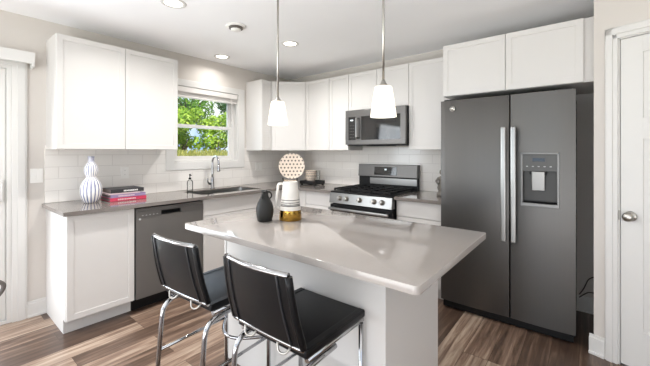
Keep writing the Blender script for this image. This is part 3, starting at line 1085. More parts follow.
# ------------------------------------------------------------------ microwave
MX0, MX1, MZ0, MZ1, MY = 1.333, 2.087, 1.418, 1.829, -0.392
mw = thing('microwave', ((MX0 + MX1) / 2, -0.2, MZ0), 'slate over-the-range microwave mounted above the gas range', 'microwave')
b = new(); box(b, (MX0 + 0.003, -0.345, MZ0 + 0.012), (MX1 - 0.003, -0.002, MZ1), 0.002); obj('body', b, 'black', mw)
b = new(); box(b, (MX0 + 0.006, -0.36, MZ0), (MX1 - 0.006, -0.01, MZ0 + 0.0115), 0.002); box(b, (MX0 + 0.25, -0.34, MZ0 - 0.008), (MX1 - 0.2, -0.2, MZ0 - 0.001), 0.002); obj('underside_vent', b, 'black', mw)
b = new()
wx0, wx1, wz0, wz1 = 1.375, 2.030, 1.482, 1.748
xs = MX0 + 0.001
box(b, (xs, MY, MZ0 + 0.012), (MX1 - 0.001, -0.346, wz0), 0.003)
box(b, (xs, MY, wz1), (MX1 - 0.001, -0.346, MZ1 - 0.002), 0.003)
box(b, (xs, MY, wz0), (wx0, -0.346, wz1))
box(b, (wx1, MY, wz0), (MX1 - 0.001, -0.346, wz1))
dr = obj('door', b, 'slate', mw)
b = new(); box(b, (1.548, MY + 0.003, wz0), (wx1, -0.346, wz1)); obj('door_glass', b, 'blackglass', dr)
b = new(); box(b, (1.61, MY + 0.002, wz0 + 0.035), (wx1 - 0.055, MY + 0.0032, wz1 - 0.06)); obj('window_mesh', b, mat('microwave_window', (40, 38, 37), 0.06, spec=0.9, metal=0.35), dr)
b = new(); box(b, (wx0, MY + 0.002, wz0), (1.472, -0.346, wz1)); cp = obj('control_panel', b, 'blackglass', mw)
b = new(); box(b, (1.472, MY + 0.003, wz0), (1.548, -0.346, wz1)); obj('handle_recess', b, 'slate', mw)
b = new(); box(b, (1.400, MY + 0.0010, 1.704), (1.44, MY + 0.0019, 1.718)); obj('clock_digits', b, 'digits', cp)
for i in range(3):
    for j in range(5):
        b = new(); box(b, (1.394 + i * 0.024, MY + 0.0010, 1.51 + j * 0.034), (1.404 + i * 0.024, MY + 0.0019, 1.516 + j * 0.034))
        obj('keypad_key', b, 'band', cp)
b = new()
hx = 1.508
tube(b, fillet([(hx, MY + 0.002, 1.505), (hx, MY - 0.038, 1.505), (hx, MY - 0.038, 1.728), (hx, MY + 0.002, 1.728)], 0.02), 0.0125, 12)
obj('handle', b, 'steel', mw)

# ------------------------------------------------------------------ refrigerator
FX0, FX1, FXM, FY, FZ = 2.550, 3.477, 3.077, -0.690, 1.782
fr = thing('refrigerator', ((FX0 + FX1) / 2, -0.35, 0), 'tall slate side-by-side refrigerator with a dispenser', 'refrigerator')
b = new(); box(b, (FX0 + 0.008, -0.605, 0.02), (FX1 - 0.008, -0.04, FZ - 0.012), 0.004); obj('body', b, 'black', fr)
b = new(); box(b, (FX0 + 0.012, -0.655, 0.012), (FX1 - 0.012, -0.607, 0.068), 0.004); obj('base_grille', b, 'black', fr)
b = new(); box(b, (FX0 + 0.02, -0.612, 0.072), (FX1 - 0.02, -0.606, FZ - 0.014)); obj('gasket', b, 'gasket', fr)


def door_poly(x0, x1, bulge=0.010, n=12):
    """plan of a softly crowned door front with rounded long edges"""
    P = [(x1, -0.613), (x0, -0.613)]
    for k in range(n + 1):
        t = k / n
        e = 0.0
        y = FY + 0.012 - bulge * (1 - (2 * t - 1) ** 2) - 0.002
        P.append((x0 + (x1 - x0) * t, y))
    return P


b = new(); prism(b, door_poly(FX0, FXM - 0.005), 0.075, FZ, 0.002); dl = smooth(obj('door', b, 'slate_door', fr), 35)
# right door with an opening for the dispenser
dx0, dx1, dz0, dz1 = 3.156, 3.380, 0.955, 1.333
b = new()
X0_, X1_ = FXM + 0.005, FX1
Pf = door_poly(X0_, X1_)


def yfront(x):
    t = (x - X0_) / (X1_ - X0_)
    return FY + 0.012 - 0.010 * (1 - (2 * t - 1) ** 2) - 0.002


def slab(b, x0, x1, z0, z1, n=6):
    P = [(x1, -0.613), (x0, -0.613)] + [(x0 + (x1 - x0) * k / n, yfront(x0 + (x1 - x0) * k / n)) for k in range(n + 1)]
    prism(b, P, z0, z1)


slab(b, X0_, dx0, 0.075, FZ); slab(b, dx1, X1_, 0.075, FZ); slab(b, dx0, dx1, 0.075, dz0); slab(b, dx0, dx1, dz1, FZ)
dright = smooth(obj('door', b, 'slate_door', fr), 35)
b = new(); box(b, (dx0 + 0.001, -0.640, dz0 + 0.001), (dx1 - 0.001, -0.616, dz1 - 0.001)); obj('dispenser_recess', b, mat('dispenser_cavity', (62, 61, 60), 0.4, 0.5), dright)
b = new()
yb = FY - 0.006
fw_ = 0.013
box(b, (dx0 - 0.006, yb, dz0 - 0.006), (dx0 + fw_ - 0.006, -0.66, dz1 + 0.006), 0.003)
box(b, (dx1 - fw_ + 0.006, yb, dz0 - 0.006), (dx1 + 0.006, -0.66, dz1 + 0.006), 0.003)
box(b, (dx0 - 0.006, yb, dz1 - fw_ + 0.006), (dx1 + 0.006, -0.66, dz1 + 0.006), 0.003)
box(b, (dx0 - 0.006, yb - 0.006, dz0 - 0.012), (dx1 + 0.006, -0.66, dz0 + 0.014), 0.004)
obj('dispenser_bezel', b, 'bezel', dright)
b = new(); box(b, (dx0 + 0.007, yb + 0.004, 1.203), (dx1 - 0.007, -0.641, dz1 - 0.007), 0.002); cpn = obj('dispenser_panel', b, 'panelgrey', dright)
b = new(); box(b, (3.225, yb + 0.0022, 1.275), (3.300, yb + 0.0038, 1.300), 0); obj('display', b, 'blackglass', cpn)
for k in range(5):
    b = new(); box(b, (3.185 + k * 0.036, yb + 0.0028, 1.235), (3.197 + k * 0.036, yb + 0.0039, 1.241))
    obj('button', b, 'print', cpn)
b = new()
mp_ = Matrix.Translation((3.258, -0.672, 1.135)) @ Matrix.Rotation(0.10, 4, 'X')
box(b, (-0.040, -0.006, -0.075), (0.040, 0.004, 0.065), 0.004, mp_)
obj('paddle', b, 'steel', dright)
b = new(); box(b, (3.205, -0.682, 1.178), (3.31, -0.641, 1.2025), 0.003); obj('nozzle_block', b, 'black', dright)
b = new()
box(b, (dx0 + 0.007, yb + 0.004, dz0 + 0.0145), (dx1 - 0.007, -0.641, dz0 + 0.020))
for k in range(12):
    box(b, (dx0 + 0.014 + k * 0.0168, yb + 0.008, dz0 + 0.0202), (dx0 + 0.020 + k * 0.0168, -0.643, dz0 + 0.023))
obj('drip_tray', b, 'gasket', dright)
for hx, dd in ((3.042, dl), (3.108, dright)):
    b = new()
    box(b, (hx - 0.017, -0.748, 0.665), (hx + 0.017, -0.726, 1.535), 0.007)
    for zz in (0.70, 1.50):
        box(b, (hx - 0.012, -0.728, zz - 0.02), (hx + 0.012, -0.685, zz + 0.02), 0.003)
    obj('handle', b, 'steel', dd)
b = new()
bm_ = Matrix.Translation((2.652, -0.696, 1.709)) @ Matrix.Rotation(PI / 2, 4, 'X')
lathe(b, [(0.0, 0.0), (0.021, 0.0), (0.0225, 0.0018), (0.021, 0.003), (0.0185, 0.003), (0.018, 0.0015), (0, 0.0015)], 32, mtx=bm_)
tube(b, [bm_ @ Vector((0.011 * math.cos(a), 0.011 * math.sin(a) + 0.0, 0.002)) for a in [k * PI / 8 + 0.6 for k in range(12)]], 0.0013, 6)
obj('badge', b, 'nickel', dl)
b = new(); box(b, (FX0 + 0.02, -0.66, FZ - 0.0118), (FX0 + 0.11, -0.56, FZ + 0.012), 0.004); obj('hinge_cover', b, 'black', fr)
b = new(); box(b, (FX1 - 0.11, -0.66, FZ - 0.0118), (FX1 - 0.02, -0.56, FZ + 0.012), 0.004); obj('hinge_cover', b, 'black', fr)
for fx_ in (FX0 + 0.07, FX1 - 0.07):
    for fy_ in (-0.58, -0.10):
        b = new(); lathe(b, [(0, 0), (0.022, 0), (0.022, 0.021), (0, 0.021)], 12, (fx_, fy_, 0)); obj('foot', b, 'black', fr)

b = new()
tube(b, fillet([(3.487, -0.045, 0.15), (3.515, -0.045, 0.20), (3.545, -0.05, 0.29), (3.575, -0.03, 0.31), (3.592, -0.03, 0.31)], 0.05), 0.004, 8)
tube(b, fillet([(3.487, -0.030, 0.12), (3.52, -0.045, 0.16), (3.55, -0.06, 0.19), (3.592, -0.03, 0.18)], 0.05), 0.004, 8)
obj('power_cord', b, 'cord', None, (3.45, -0.03, 0.13), 'dark cord looping against the wall beside the refrigerator', 'cord')

# ------------------------------------------------------------------ island
IX0, IX1, IY0, IY1 = 1.672, 2.860, -2.250, -1.600
isl = thing('island_cabinet', ((IX0 + IX1) / 2, (IY0 + IY1) / 2, 0), 'white panelled kitchen island base under the pale top', 'island')
b = new(); box(b, (IX0 + 0.019, IY0 + 0.013, 0.0), (IX1 - 0.019, IY1 - 0.02, CT0 - 0.0005)); obj('carcass', b, 'cab', isl)
b = new(); box(b, (IX0 + 0.019, IY0, 0.0), (IX1 - 0.019, IY0 + 0.0125, CT0 - 0.0005)); obj('back_panel', b, 'cab', isl)
b = new(); box(b, (IX0, IY0 - 0.004, 0.0), (IX0 + 0.0185, IY1 - 0.02, CT0 - 0.0005), 0.002); obj('end_panel', b, 'cab', isl)
b = new(); box(b, (IX1 - 0.0185, IY0 - 0.004, 0.0), (IX1, IY1 - 0.02, CT0 - 0.0005), 0.002); obj('end_panel', b, 'cab', isl)
xw = (IX1 - IX0 - 0.04) / 3
for k in range(3):
    a_ = IX0 + 0.02 + k * xw
    Fm = face_mtx((0, IY1 - 0.02, 0), (-1, 0, 0), (0, 1, 0))
    b = new(); shaker(b, Fm, -(a_ + xw - 0.002), -(a_ + 0.002), TK + 0.008, 0.70); obj('door', b, 'cab', isl)
    b = new(); shaker(b, Fm, -(a_ + xw - 0.002), -(a_ + 0.002), 0.708, BT - 0.008, flat=True); obj('drawer_front', b, 'cab', isl)
b = new()
prism(b, round_rect(1.648, -2.520, 3.120, -1.615, 0.022), CT0, CT1, 0.0008)
smooth(obj('island_countertop', b, 'island_top', None, (2.38, -2.07, CT0), 'pale polished quartz island top overhanging the stools', 'countertop'), 35)


# ------------------------------------------------------------------ bar stools
def make_stool(label):
    r = thing('bar_stool', (0, 0, 0), label, 'bar stool', 'black leather bar stools')
    W2, SZ, SF = 0.195, 0.640, 0.410       # half width, seat height, seat depth (origin under the back)
    # seat
    b = new(); box(b, (-W2, 0.015, SZ - 0.034), (W2, SF, SZ - 0.004), 0.007, seg=3)
    st_ = smooth(obj('seat', b, 'leather', r), 50)
    for xa_, xb_ in ((-W2 + 0.002, -W2 + 0.030), (W2 - 0.030, W2 - 0.002)):
        b = new(); box(b, (xa_, 0.02, SZ - 0.006), (xb_, SF - 0.004, SZ - 0.0015), 0.002)
        obj('seam_welt', b, 'leather', st_)
    # sling back: curved in plan, leaning backwards
    zb, zt, yt = 0.655, 0.918, -0.056
    b = new()
    nu, nv = 12, 8

    def bp(u, v, off):
        x = (-W2 + 2 * W2 * u) * (1 - 0.09 * v)
        z = zb + (zt - zb) * v
        y = yt * v - 0.014 * math.sin(PI * v) * 0.5 - 0.020 * (1 - (2 * u - 1) ** 2) * (0.35 + 0.65 * v) + off
        return (x, y, z)
    g1 = [[b.verts.new(bp(i / nu, j / nv, -0.009)) for j in range(nv + 1)] for i in range(nu + 1)]
    g2 = [[b.verts.new(bp(i / nu, j / nv, 0.009)) for j in range(nv + 1)] for i in range(nu + 1)]
    for i in range(nu):
        for j in range(nv):
            b.faces.new((g1[i][j], g1[i + 1][j], g1[i + 1][j + 1], g1[i][j + 1]))
            b.faces.new((g2[i][j], g2[i][j + 1], g2[i + 1][j + 1], g2[i + 1][j]))
    for i in range(nu):
        b.faces.new((g1[i][0], g2[i][0], g2[i + 1][0], g1[i + 1][0])); b.faces.new((g1[i][nv], g1[i + 1][nv], g2[i + 1][nv], g2[i][nv]))
    for j in range(nv):
        b.faces.new((g1[0][j], g1[0][j + 1], g2[0][j + 1], g2[0][j])); b.faces.new((g1[nu][j], g2[nu][j], g2[nu][j + 1], g1[nu][j + 1]))
    bk = smooth(obj('backrest', b, 'leather', r), 50)
    for u in (0.115, 0.885):
        b = new(); tube(b, [bp(u, j / nv, -0.0105) for j in range(nv + 1)], 0.0045, 6)
        obj('seam_welt', b, 'stitch', bk)
    for u in (0.0, 1.0):
        b = new(); tube(b, [bp(u, j / nv, 0.0) for j in range(nv + 1)], 0.0135, 10); obj('side_roll', b, 'leather', bk)
    # chrome rails above and below the sling
    b = new()
    for k in range(nu):
        pass
    tp = [Vector(bp(i / nu, 1.0, 0.0)) + Vector((0, 0, 0.004)) for i in range(nu + 1)]
    tube(b, tp, 0.010, 12); obj('top_rail', b, 'chrome', r)
    b = new()
    lo = [Vector(bp(i / nu, 0.0, 0.0)) + Vector((0, 0, -0.006)) for i in range(nu + 1)]
    tube(b, lo, 0.010, 12); obj('lower_rail', b, 'chrome', r)
    # seat frame
    b = new()
    for sx in (-1, 1):
        x = sx * (W2 - 0.012)
        tube(b, [(x, 0.03, SZ - 0.046), (x, SF - 0.006, SZ - 0.046)], 0.011, 10)
    tube(b, [(-W2 + 0.012, SF - 0.03, SZ - 0.046), (W2 - 0.012, SF - 0.03, SZ - 0.046)], 0.009, 10)
    obj('seat_frame', b, 'chrome', r)
    # legs: front pair straight, rear pair bending out from under the seat rails
    for sx in (-1, 1):
        x = sx * (W2 - 0.012)
        b = new()
        tube(b, [(x, SF - 0.017, SZ - 0.058), (x, SF - 0.017, 0.006)], 0.011, 12)
        lg = obj('leg', b, 'chrome', r)
        b = new(); lathe(b, [(0, 0), (0.014, 0), (0.014, 0.012), (0, 0.012)], 14, (x, SF - 0.017, 0)); obj('foot_cap', b, 'black', lg)
        b = new()
        tube(b, fillet([(x, 0.20, SZ - 0.070), (x, -0.005, SZ - 0.075), (x, -0.055, 0.006)], 0.075, 10), 0.0115, 12)
        lg = obj('leg', b, 'chrome', r)
        b = new(); lathe(b, [(0, 0), (0.014, 0), (0.014, 0.012), (0, 0.012)], 14, (x, -0.055, 0)); obj('foot_cap', b, 'black', lg)
    # footrest loop at low height, bowed at the rear side
    b = new()
    zf = 0.32
    x = W2 - 0.012
    yr = -0.030
    pts = [(-x, SF - 0.017, zf), (-x, yr, zf)]
    tube(b, [(-x, SF - 0.017, zf), (-x, yr, zf)], 0.008, 8)
    tube(b, [(x, SF - 0.017, zf), (x, yr, zf)], 0.008, 8)
    tube(b, [(-x + 2 * x * k / 14, SF - 0.017 - 0.13 * math.sin(PI * k / 14), zf) for k in range(15)], 0.009, 8)
    obj('footrest', b, 'chrome', r)
    # small hooks under the back rail
    for sx in (-1, 1):
        b = new()
        cx_ = sx * 0.095
        tube(b, fillet([(cx_ - 0.026, -0.004, zb - 0.014), (cx_ - 0.018, -0.012, zb - 0.050), (cx_ + 0.018, -0.006, zb - 0.050), (cx_ + 0.026, 0.02, zb - 0.022)], 0.02), 0.0045, 8)
        obj('bracket', b, 'nickel', r)
    return r


def kids(o):
    return [c for c in bpy.data.objects if c.parent == o]


def copy_tree(o, parent=None):
    c = o.copy()
    COL.objects.link(c)
    if parent is not None:
        c.parent = parent
    for ch in kids(o):
        copy_tree(ch, c)
    return c


st1 = make_stool('black leather chrome bar stool in front of the dishwasher')
st2 = copy_tree(st1)
st2['label'] = 'black leather chrome bar stool standing at the middle of the island'
st1.location = (1.998, -2.700, 0); st1.rotation_euler = (0, 0, 0.062)
st2.location = (2.570, -2.672, 0); st2.rotation_euler = (0, 0, 0.006)


# ------------------------------------------------------------------ lamps
def pendant(x, label):
    y, zb, zt = -2.07, 1.517, 1.665
    t = thing('pendant_lamp', (x, y, zb), label, 'pendant lamp', 'pendant lamps over the island')
    b = new(); lathe(b, [(0.0645, 0), (0.0645, 0.004), (0.043, 0.146), (0.040, 0.150), (0.018, 0.150)], 36, (x, y, zb))
    smooth(obj('lamp_shade', b, 'shade', t), 60)
    b = new(); lathe(b, [(0, 0.148), (0.031, 0.148), (0.030, 0.153), (0.020, 0.160), (0.013, 0.168), (0.009, 0.182), (0, 0.184)], 24, (x, y, zb)); obj('shade_cap', b, 'nickel', t)
    b = new(); tube(b, [(x, y, zb + 0.182), (x, y, CEIL - 0.02)], 0.0062, 10); obj('stem', b, 'nickel', t)
    b = new(); lathe(b, [(0, 0), (0.05, 0.0), (0.06, 0.01), (0.062, 0.024), (0, 0.024)], 28, (x, y, CEIL - 0.0245)); obj('ceiling_canopy', b, 'nickel', t)
    b = new(); lathe(b, [(0, 0.05), (0.017, 0.055), (0.026, 0.075), (0.026, 0.09), (0.014, 0.118), (0.013, 0.146), (0, 0.146)], 18, (x, y, zb)); obj('bulb', b, 'lens', t)
    light('pendant_glow', 'POINT', (x, y, zb + 0.035), (0, 0, 0), 0.35, (1.0, 0.96, 0.90), shadow_soft_size=0.03)


pendant(1.988, 'white glass pendant lamp hanging nearer the window')
pendant(2.749, 'white glass pendant lamp hanging nearer the refrigerator')


def downlight(x, y, label, watts=15.0):
    t = thing('recessed_downlight', (x, y, CEIL), label, 'ceiling light', 'recessed ceiling lights')
    b = new(); lathe(b, [(0.062, -0.001), (0.066, -0.006), (0.088, -0.004), (0.090, -0.0005), (0.062, -0.0005)], 32, (x, y, CEIL)); obj('trim_ring', b, 'trimw', t)
    b = new(); lathe(b, [(0, -0.003), (0.0615, -0.003), (0.0615, -0.0005), (0, -0.0005)], 32, (x, y, CEIL)); obj('lens', b, 'lens', t)
    light('downlight_beam', 'AREA', (x, y, CEIL - 0.008), (0, 0, 0), watts, (1.0, 0.985, 0.96), shape='DISK', size=0.12, spread=math.radians(150))


downlight(1.156, -2.34, 'recessed ceiling light furthest from the range')
downlight(1.190, -1.163, 'recessed ceiling light between sink and island')
downlight(0.262, -1.337, 'recessed ceiling light directly above the sink', 3.0)

sm = thing('smoke_detector', (1.147, -1.784, CEIL), 'round white smoke detector on the kitchen ceiling', 'smoke detector')
b = new(); lathe(b, [(0, -0.012), (0.080, -0.012), (0.086, -0.008), (0.086, -0.0005), (0, -0.0005)], 32, (1.147, -1.784, CEIL)); obj('base', b, 'plastic', sm)
b = new(); lathe(b, [(0, -0.0285), (0.054, -0.0285), (0.060, -0.024), (0.060, -0.0125), (0, -0.0125)], 32, (1.147, -1.784, CEIL)); obj('sensor_slots', b, 'handlegrey', sm)
b = new(); lathe(b, [(0, -0.042), (0.034, -0.042), (0.044, -0.036), (0.044, -0.029), (0, -0.029)], 32, (1.147, -1.784, CEIL)); obj('cover', b, 'plastic', sm)


# ------------------------------------------------------------------ plates on the walls
def plate(name, mtx, w, h, z, x, kind, label, cat):
    t = thing(name, tuple(mtx @ Vector((x, 0, z))), label, cat)
    b = new(); box(b, (x - w / 2, 0, z - h / 2), (x + w / 2, 0.006, z + h / 2), 0.002, mtx); obj('cover_plate', b, 'plastic', t)
    if kind == 'outlet':
        for dz in (-0.02, 0.02):
            b = new(); box(b, (x - 0.017, 0.005, z + dz - 0.014), (x + 0.017, 0.0085, z + dz + 0.014), 0.003, mtx); rc = obj('receptacle', b, 'plastic', t)
            b = new()
            for ddx in (-0.006, 0.006):
                box(b, (x + ddx - 0.001, 0.0084, z + dz - 0.003), (x + ddx + 0.001, 0.009, z + dz + 0.006), 0, mtx)
            obj('slot', b, 'socket', rc)
    else:
        n = max(1, round(w / 0.05))
        for k in range(n):
            cx_ = x - w / 2 + (k + 0.5) * w / n
            b = new(); box(b, (cx_ - 0.0155, 0.005, z - 0.033), (cx_ + 0.0155, 0.0095, z + 0.033), 0.002, mtx); obj('rocker', b, 'plastic', t)


plate('switch_plate', LEFTF(0.0), 0.082, 0.118, 1.149, -2.913, 'switch', 'white switch plate between patio door and tiled backsplash', 'switch')
plate('wall_outlet', LEFTF(TT), 0.070, 0.114, 1.143, -2.26, 'outlet', 'white outlet on the tiles above the stacked books', 'outlet')
plate('wall_outlet', LEFTF(TT), 0.116, 0.114, 1.145, -0.59, 'switch', 'white double plate on the tiles right of the faucet', 'outlet')

# ------------------------------------------------------------------ things on the left counter
b = new()
prof = [(0, 0), (0.058, 0), (0.064, 0.004), (0.080, 0.03), (0.095, 0.075), (0.098, 0.115), (0.090, 0.155), (0.072, 0.19), (0.052, 0.212), (0.044, 0.222), (0.046, 0.232), (0.058, 0.255), (0.064, 0.285), (0.058, 0.315), (0.043, 0.338), (0.030, 0.352), (0.027, 0.365), (0.029, 0.395), (0.032, 0.405), (0.028, 0.406), (0.023, 0.39), (0.022, 0.36), (0, 0.35)]
lathe(b, [(r_ * 0.82, z_ * 0.97) for r_, z_ in prof], 48, (0.24, -2.600, CT1))
smooth(obj('gourd_vase', b, 'stripes', None, (0.24, -2.600, CT1), 'blue and white striped gourd vase on the end counter', 'vase'), 60)

bx = [('pink', 'pinkbook', 0.030, 0.295, 0.245, 0.0, 'pink book at the bottom of the counter stack'),
      ('lav', 'lavbook', 0.028, 0.285, 0.240, 0.006, 'lavender book lying on top of the pink book'),
      ('white', 'whitebook', 0.012, 0.255, 0.220, -0.010, 'thin pale book directly under the charcoal book'),
      ('dark', 'darkbook', 0.033, 0.268, 0.235, 0.008, 'charcoal book with white spine lettering topping the stack')]
zc = CT1 + 0.0005
for nm, mt_, h, ly, lx, sh, lab in bx:
    t = thing('book', (0.24, -2.335, zc), lab, 'book', 'books stacked on the counter')
    y0 = -2.500 + 0.005 + sh
    x1 = 0.352 + (0.003 if nm == 'pink' else -0.004)
    x0 = x1 - lx
    y1 = y0 + ly
    th = 0.003
    b = new()
    box(b, (x0, y0, zc), (x1, y1, zc + th), 0.0008); box(b, (x0, y0, zc + h - th), (x1, y1, zc + h), 0.0008); box(b, (x1 - th, y0, zc), (x1, y1, zc + h), 0.001)
    obj('cover', b, mt_, t)
    b = new(); box(b, (x0 + 0.005, y0 + 0.004, zc + th), (x1 - th, y1 - 0.004, zc + h - th)); obj('page_block', b, 'paper', t)
    if nm in ('dark', 'lav', 'pink'):
        # blocky spine printing, too small in the photograph to read
        b = new()
        rnd = random.Random(3 if nm == 'dark' else 5)
        yy = y0 + (0.10 if nm == 'dark' else 0.06)
        end = y1 - (0.06 if nm == 'dark' else 0.10)
        while yy < end:
            wv = rnd.uniform(0.007, 0.013)
            hh = rnd.uniform(0.30, 0.42) * h
            zz = zc + h * 0.5
            box(b, (x1, yy, zz - hh / 2), (x1 + 0.0008, yy + wv, zz + hh / 2))
            yy += wv + 0.003
        obj('spine_lettering', b, 'plastic' if nm == 'dark' else 'whitebook', t)
    zc += h + 0.0006

# ------------------------------------------------------------------ platter, bowls and tray in the corner
pm = Matrix.Translation((0.488, -0.426, 1.160)) @ Matrix.Rotation(math.radians(43), 4, 'Z') @ Matrix.Rotation(math.radians(-9), 4, 'X')
b = new()
lathe(b, [(0, 0.0), (0.12, 0.0), (0.165, 0.012), (0.171, 0.016), (0.171, 0.020), (0.160, 0.018), (0.118, 0.008), (0, 0.008)], 48, mtx=Matrix.Rotation(PI / 2, 4, 'X'))
pl = smooth(obj('platter', b, 'dots', None, (0, 0, 0), 'round beige dotted platter propped up in the counter corner', 'platter'), 50)
pl.matrix_world = pm
es = thing('platter_stand', (0.50, -0.47, CT1), 'pale wooden stand with dark pegs holding the platter', 'stand')
q = Matrix.Translation((0.50, -0.47, CT1)) @ Matrix.Rotation(math.radians(43), 4, 'Z')
b = new(); box(b, (-0.085, -0.045, 0.0), (0.085, 0.055, 0.062), 0.006, q); obj('block', b, 'wood', es)
for sx in (-1, 1):
    b = new()
    tube(b, [q @ Vector(v) for v in [(sx * 0.085, 0.045, 0.05), (sx * 0.088, -0.048, 0.052), (sx * 0.09, -0.056, 0.085), (sx * 0.092, -0.052, 0.098)]], 0.0075, 8)
    obj('peg', b, 'black', es)
b = new()
for sx in (-1, 0, 1):
    lathe(b, [(0, 0), (0.007, 0), (0.007, 0.004), (0, 0.004)], 12, mtx=q @ Matrix.Translation((sx * 0.055, -0.0465, 0.040)) @ Matrix.Rotation(PI / 2, 4, 'X'))
obj('peg_hole', b, 'black', es)

tx, ty = 0.690, -0.245
b = new()
zt0 = CT1
box(b, (tx - 0.135, ty - 0.10, zt0 + 0.012), (tx + 0.135, ty + 0.10, zt0 + 0.022), 0.004)
for a_, c_ in (((tx - 0.135, ty - 0.10), (tx + 0.135, ty - 0.088)), ((tx - 0.135, ty + 0.088), (tx + 0.135, ty + 0.10)), ((tx - 0.135, ty - 0.10), (tx - 0.123, ty + 0.10)), ((tx + 0.123, ty - 0.10), (tx + 0.135, ty + 0.10))):
    box(b, (*a_, zt0 + 0.012), (*c_, zt0 + 0.055), 0.003)
for sx in (-1, 1):
    for sy in (-1, 1):
        box(b, (tx + sx * 0.115 - 0.012, ty + sy * 0.08 - 0.012, zt0), (tx + sx * 0.115 + 0.012, ty + sy * 0.08 + 0.012, zt0 + 0.013))
obj('serving_tray', b, 'tray', None, (tx, ty, CT1), 'black footed tray beside the corner holding stacked bowls', 'tray')
bowl_prof = [(0, 0), (0.040, 0), (0.042, 0.005), (0.046, 0.014), (0.064, 0.045), (0.075, 0.082), (0.077, 0.100), (0.074, 0.101), (0.070, 0.082), (0.058, 0.044), (0.038, 0.017), (0, 0.014)]
for k, lab in enumerate(('dotted white bowl sitting in the black tray', 'dotted white bowl stacked inside the lower bowl')):
    b = new(); c0 = (tx - 0.02, ty - 0.01, CT1 + 0.0225 + 0.062 * k)
    lathe(b, bowl_prof, 36, c0)
    bw = smooth(obj('bowl', b, 'bowldots', None, c0, lab, 'bowl', 'bowls in the black tray'), 60)
    b = new(); tube(b, [(c0[0] + 0.0772 * math.cos(2 * PI * q_ / 36), c0[1] + 0.0772 * math.sin(2 * PI * q_ / 36), c0[2] + 0.094) for q_ in range(36)], 0.0022, 6, closed=True)
    obj('rim_ring', b, 'band', bw)  # thin dark ring just below the rim, setting the stacked bowls apart
b = new(); c0 = (tx + 0.092, ty + 0.015, CT1 + 0.0225)
lathe(b, [(0, 0), (0.022, 0), (0.025, 0.165), (0.023, 0.165), (0.020, 0.006), (0, 0.006)], 28, c0)
smooth(obj('drinking_glass', b, 'clear', None, c0, 'clear drinking glass behind the bowls in the tray', 'glass'), 60)

# grey figurine half hidden behind the refrigerator
fg = thing('figurine', (2.435, -0.30, CT1), 'small grey carved figurine peeking from behind the refrigerator', 'figurine')
c0 = (2.435, -0.30, CT1)
b = new(); lathe(b, [(0, 0), (0.055, 0), (0.057, 0.02), (0.046, 0.03), (0.040, 0.05), (0, 0.05)], 14, c0); obj('base', b, 'statue', fg)
b = new()
lathe(b, [(0, 0.05), (0.044, 0.052), (0.052, 0.08), (0.046, 0.11), (0.034, 0.135), (0.040, 0.155), (0.043, 0.172), (0.034, 0.188), (0.016, 0.196), (0.015, 0.206), (0.026, 0.216), (0.031, 0.232), (0.027, 0.250), (0.012, 0.262), (0, 0.264)], 16, c0)
tube(b, [(2.40, -0.31, CT1 + 0.175), (2.385, -0.335, CT1 + 0.145), (2.41, -0.355, CT1 + 0.12)], [0.014, 0.012, 0.010], 8)
tube(b, [(2.47, -0.31, CT1 + 0.175), (2.485, -0.335, CT1 + 0.145), (2.46, -0.355, CT1 + 0.12)], [0.014, 0.012, 0.010], 8)
smooth(obj('body', b, 'statue', fg), 60)

# ------------------------------------------------------------------ jug and pitcher on the island
jx, jy = 1.972, -2.165
jg = thing('jug', (jx, jy, CT1), 'matte charcoal jug with ring handles on the island', 'jug')
b = new()
lathe(b, [(0, 0), (0.040, 0), (0.045, 0.004), (0.051, 0.03), (0.0545, 0.065), (0.052, 0.09), (0.044, 0.115), (0.033, 0.137), (0.025, 0.152), (0.0215, 0.162), (0.0215, 0.180), (0.024, 0.188), (0.021, 0.189), (0.017, 0.178), (0.016, 0.16), (0, 0.15)], 40, (jx, jy, CT1))
smooth(obj('body', b, 'jug', jg), 60)
hd = Vector((0.779, 0.627, 0))
for sgn, rr in ((1, 0.016), (-0.15, 0.014)):
    b = new()
    d_ = hd if sgn > 0 else Vector((0.45, -0.89, 0))
    cc = Vector((jx, jy, CT1 + 0.160)) + d_ * 0.026
    tube(b, [cc + d_ * (rr * math.cos(a)) + Vector((0, 0, rr * math.sin(a) * 1.25)) for a in [2 * PI * k / 20 for k in range(20)]], 0.0045, 8, closed=True)
    obj('ring_handle', b, 'jug', jg)
b = new(); lathe(b, [(0, 0.185), (0.019, 0.186), (0.02, 0.190), (0.012, 0.193), (0, 0.194)], 24, (jx, jy, CT1)); obj('stopper', b, 'black', jg)

kx, ky = 2.066, -2.035
pc = thing('pitcher', (kx, ky, CT1), 'white pitcher with grey stripes and gold base on the island', 'pitcher')
b = new()
rad = lambda z: 0.074 - (0.074 - 0.046) * (z / 0.265) ** 0.95
zs = [0.0, 0.004, 0.07, 0.0702] + [0.09 + 0.0025 * k for k in range(0, 24)] + [0.16, 0.2, 0.23, 0.25, 0.262]
pr = [(0, 0.0)] + [((rad(z) if z > 0.002 else 0.071), z) for z in zs] + [(0.044, 0.264), (0.041, 0.255), (0.052, 0.15), (0.062, 0.08), (0, 0.075)]


def mi(i):
    z = (pr[i][1] + pr[i + 1][1]) / 2
    if i > len(pr) - 7: return 0
    if z <= 0.0701: return 1
    for a_, c_ in ((0.0985, 0.1060), (0.1075, 0.1130), (0.119, 0.1260), (0.137, 0.1430)):
        if a_ <= z <= c_: return 2
    return 0


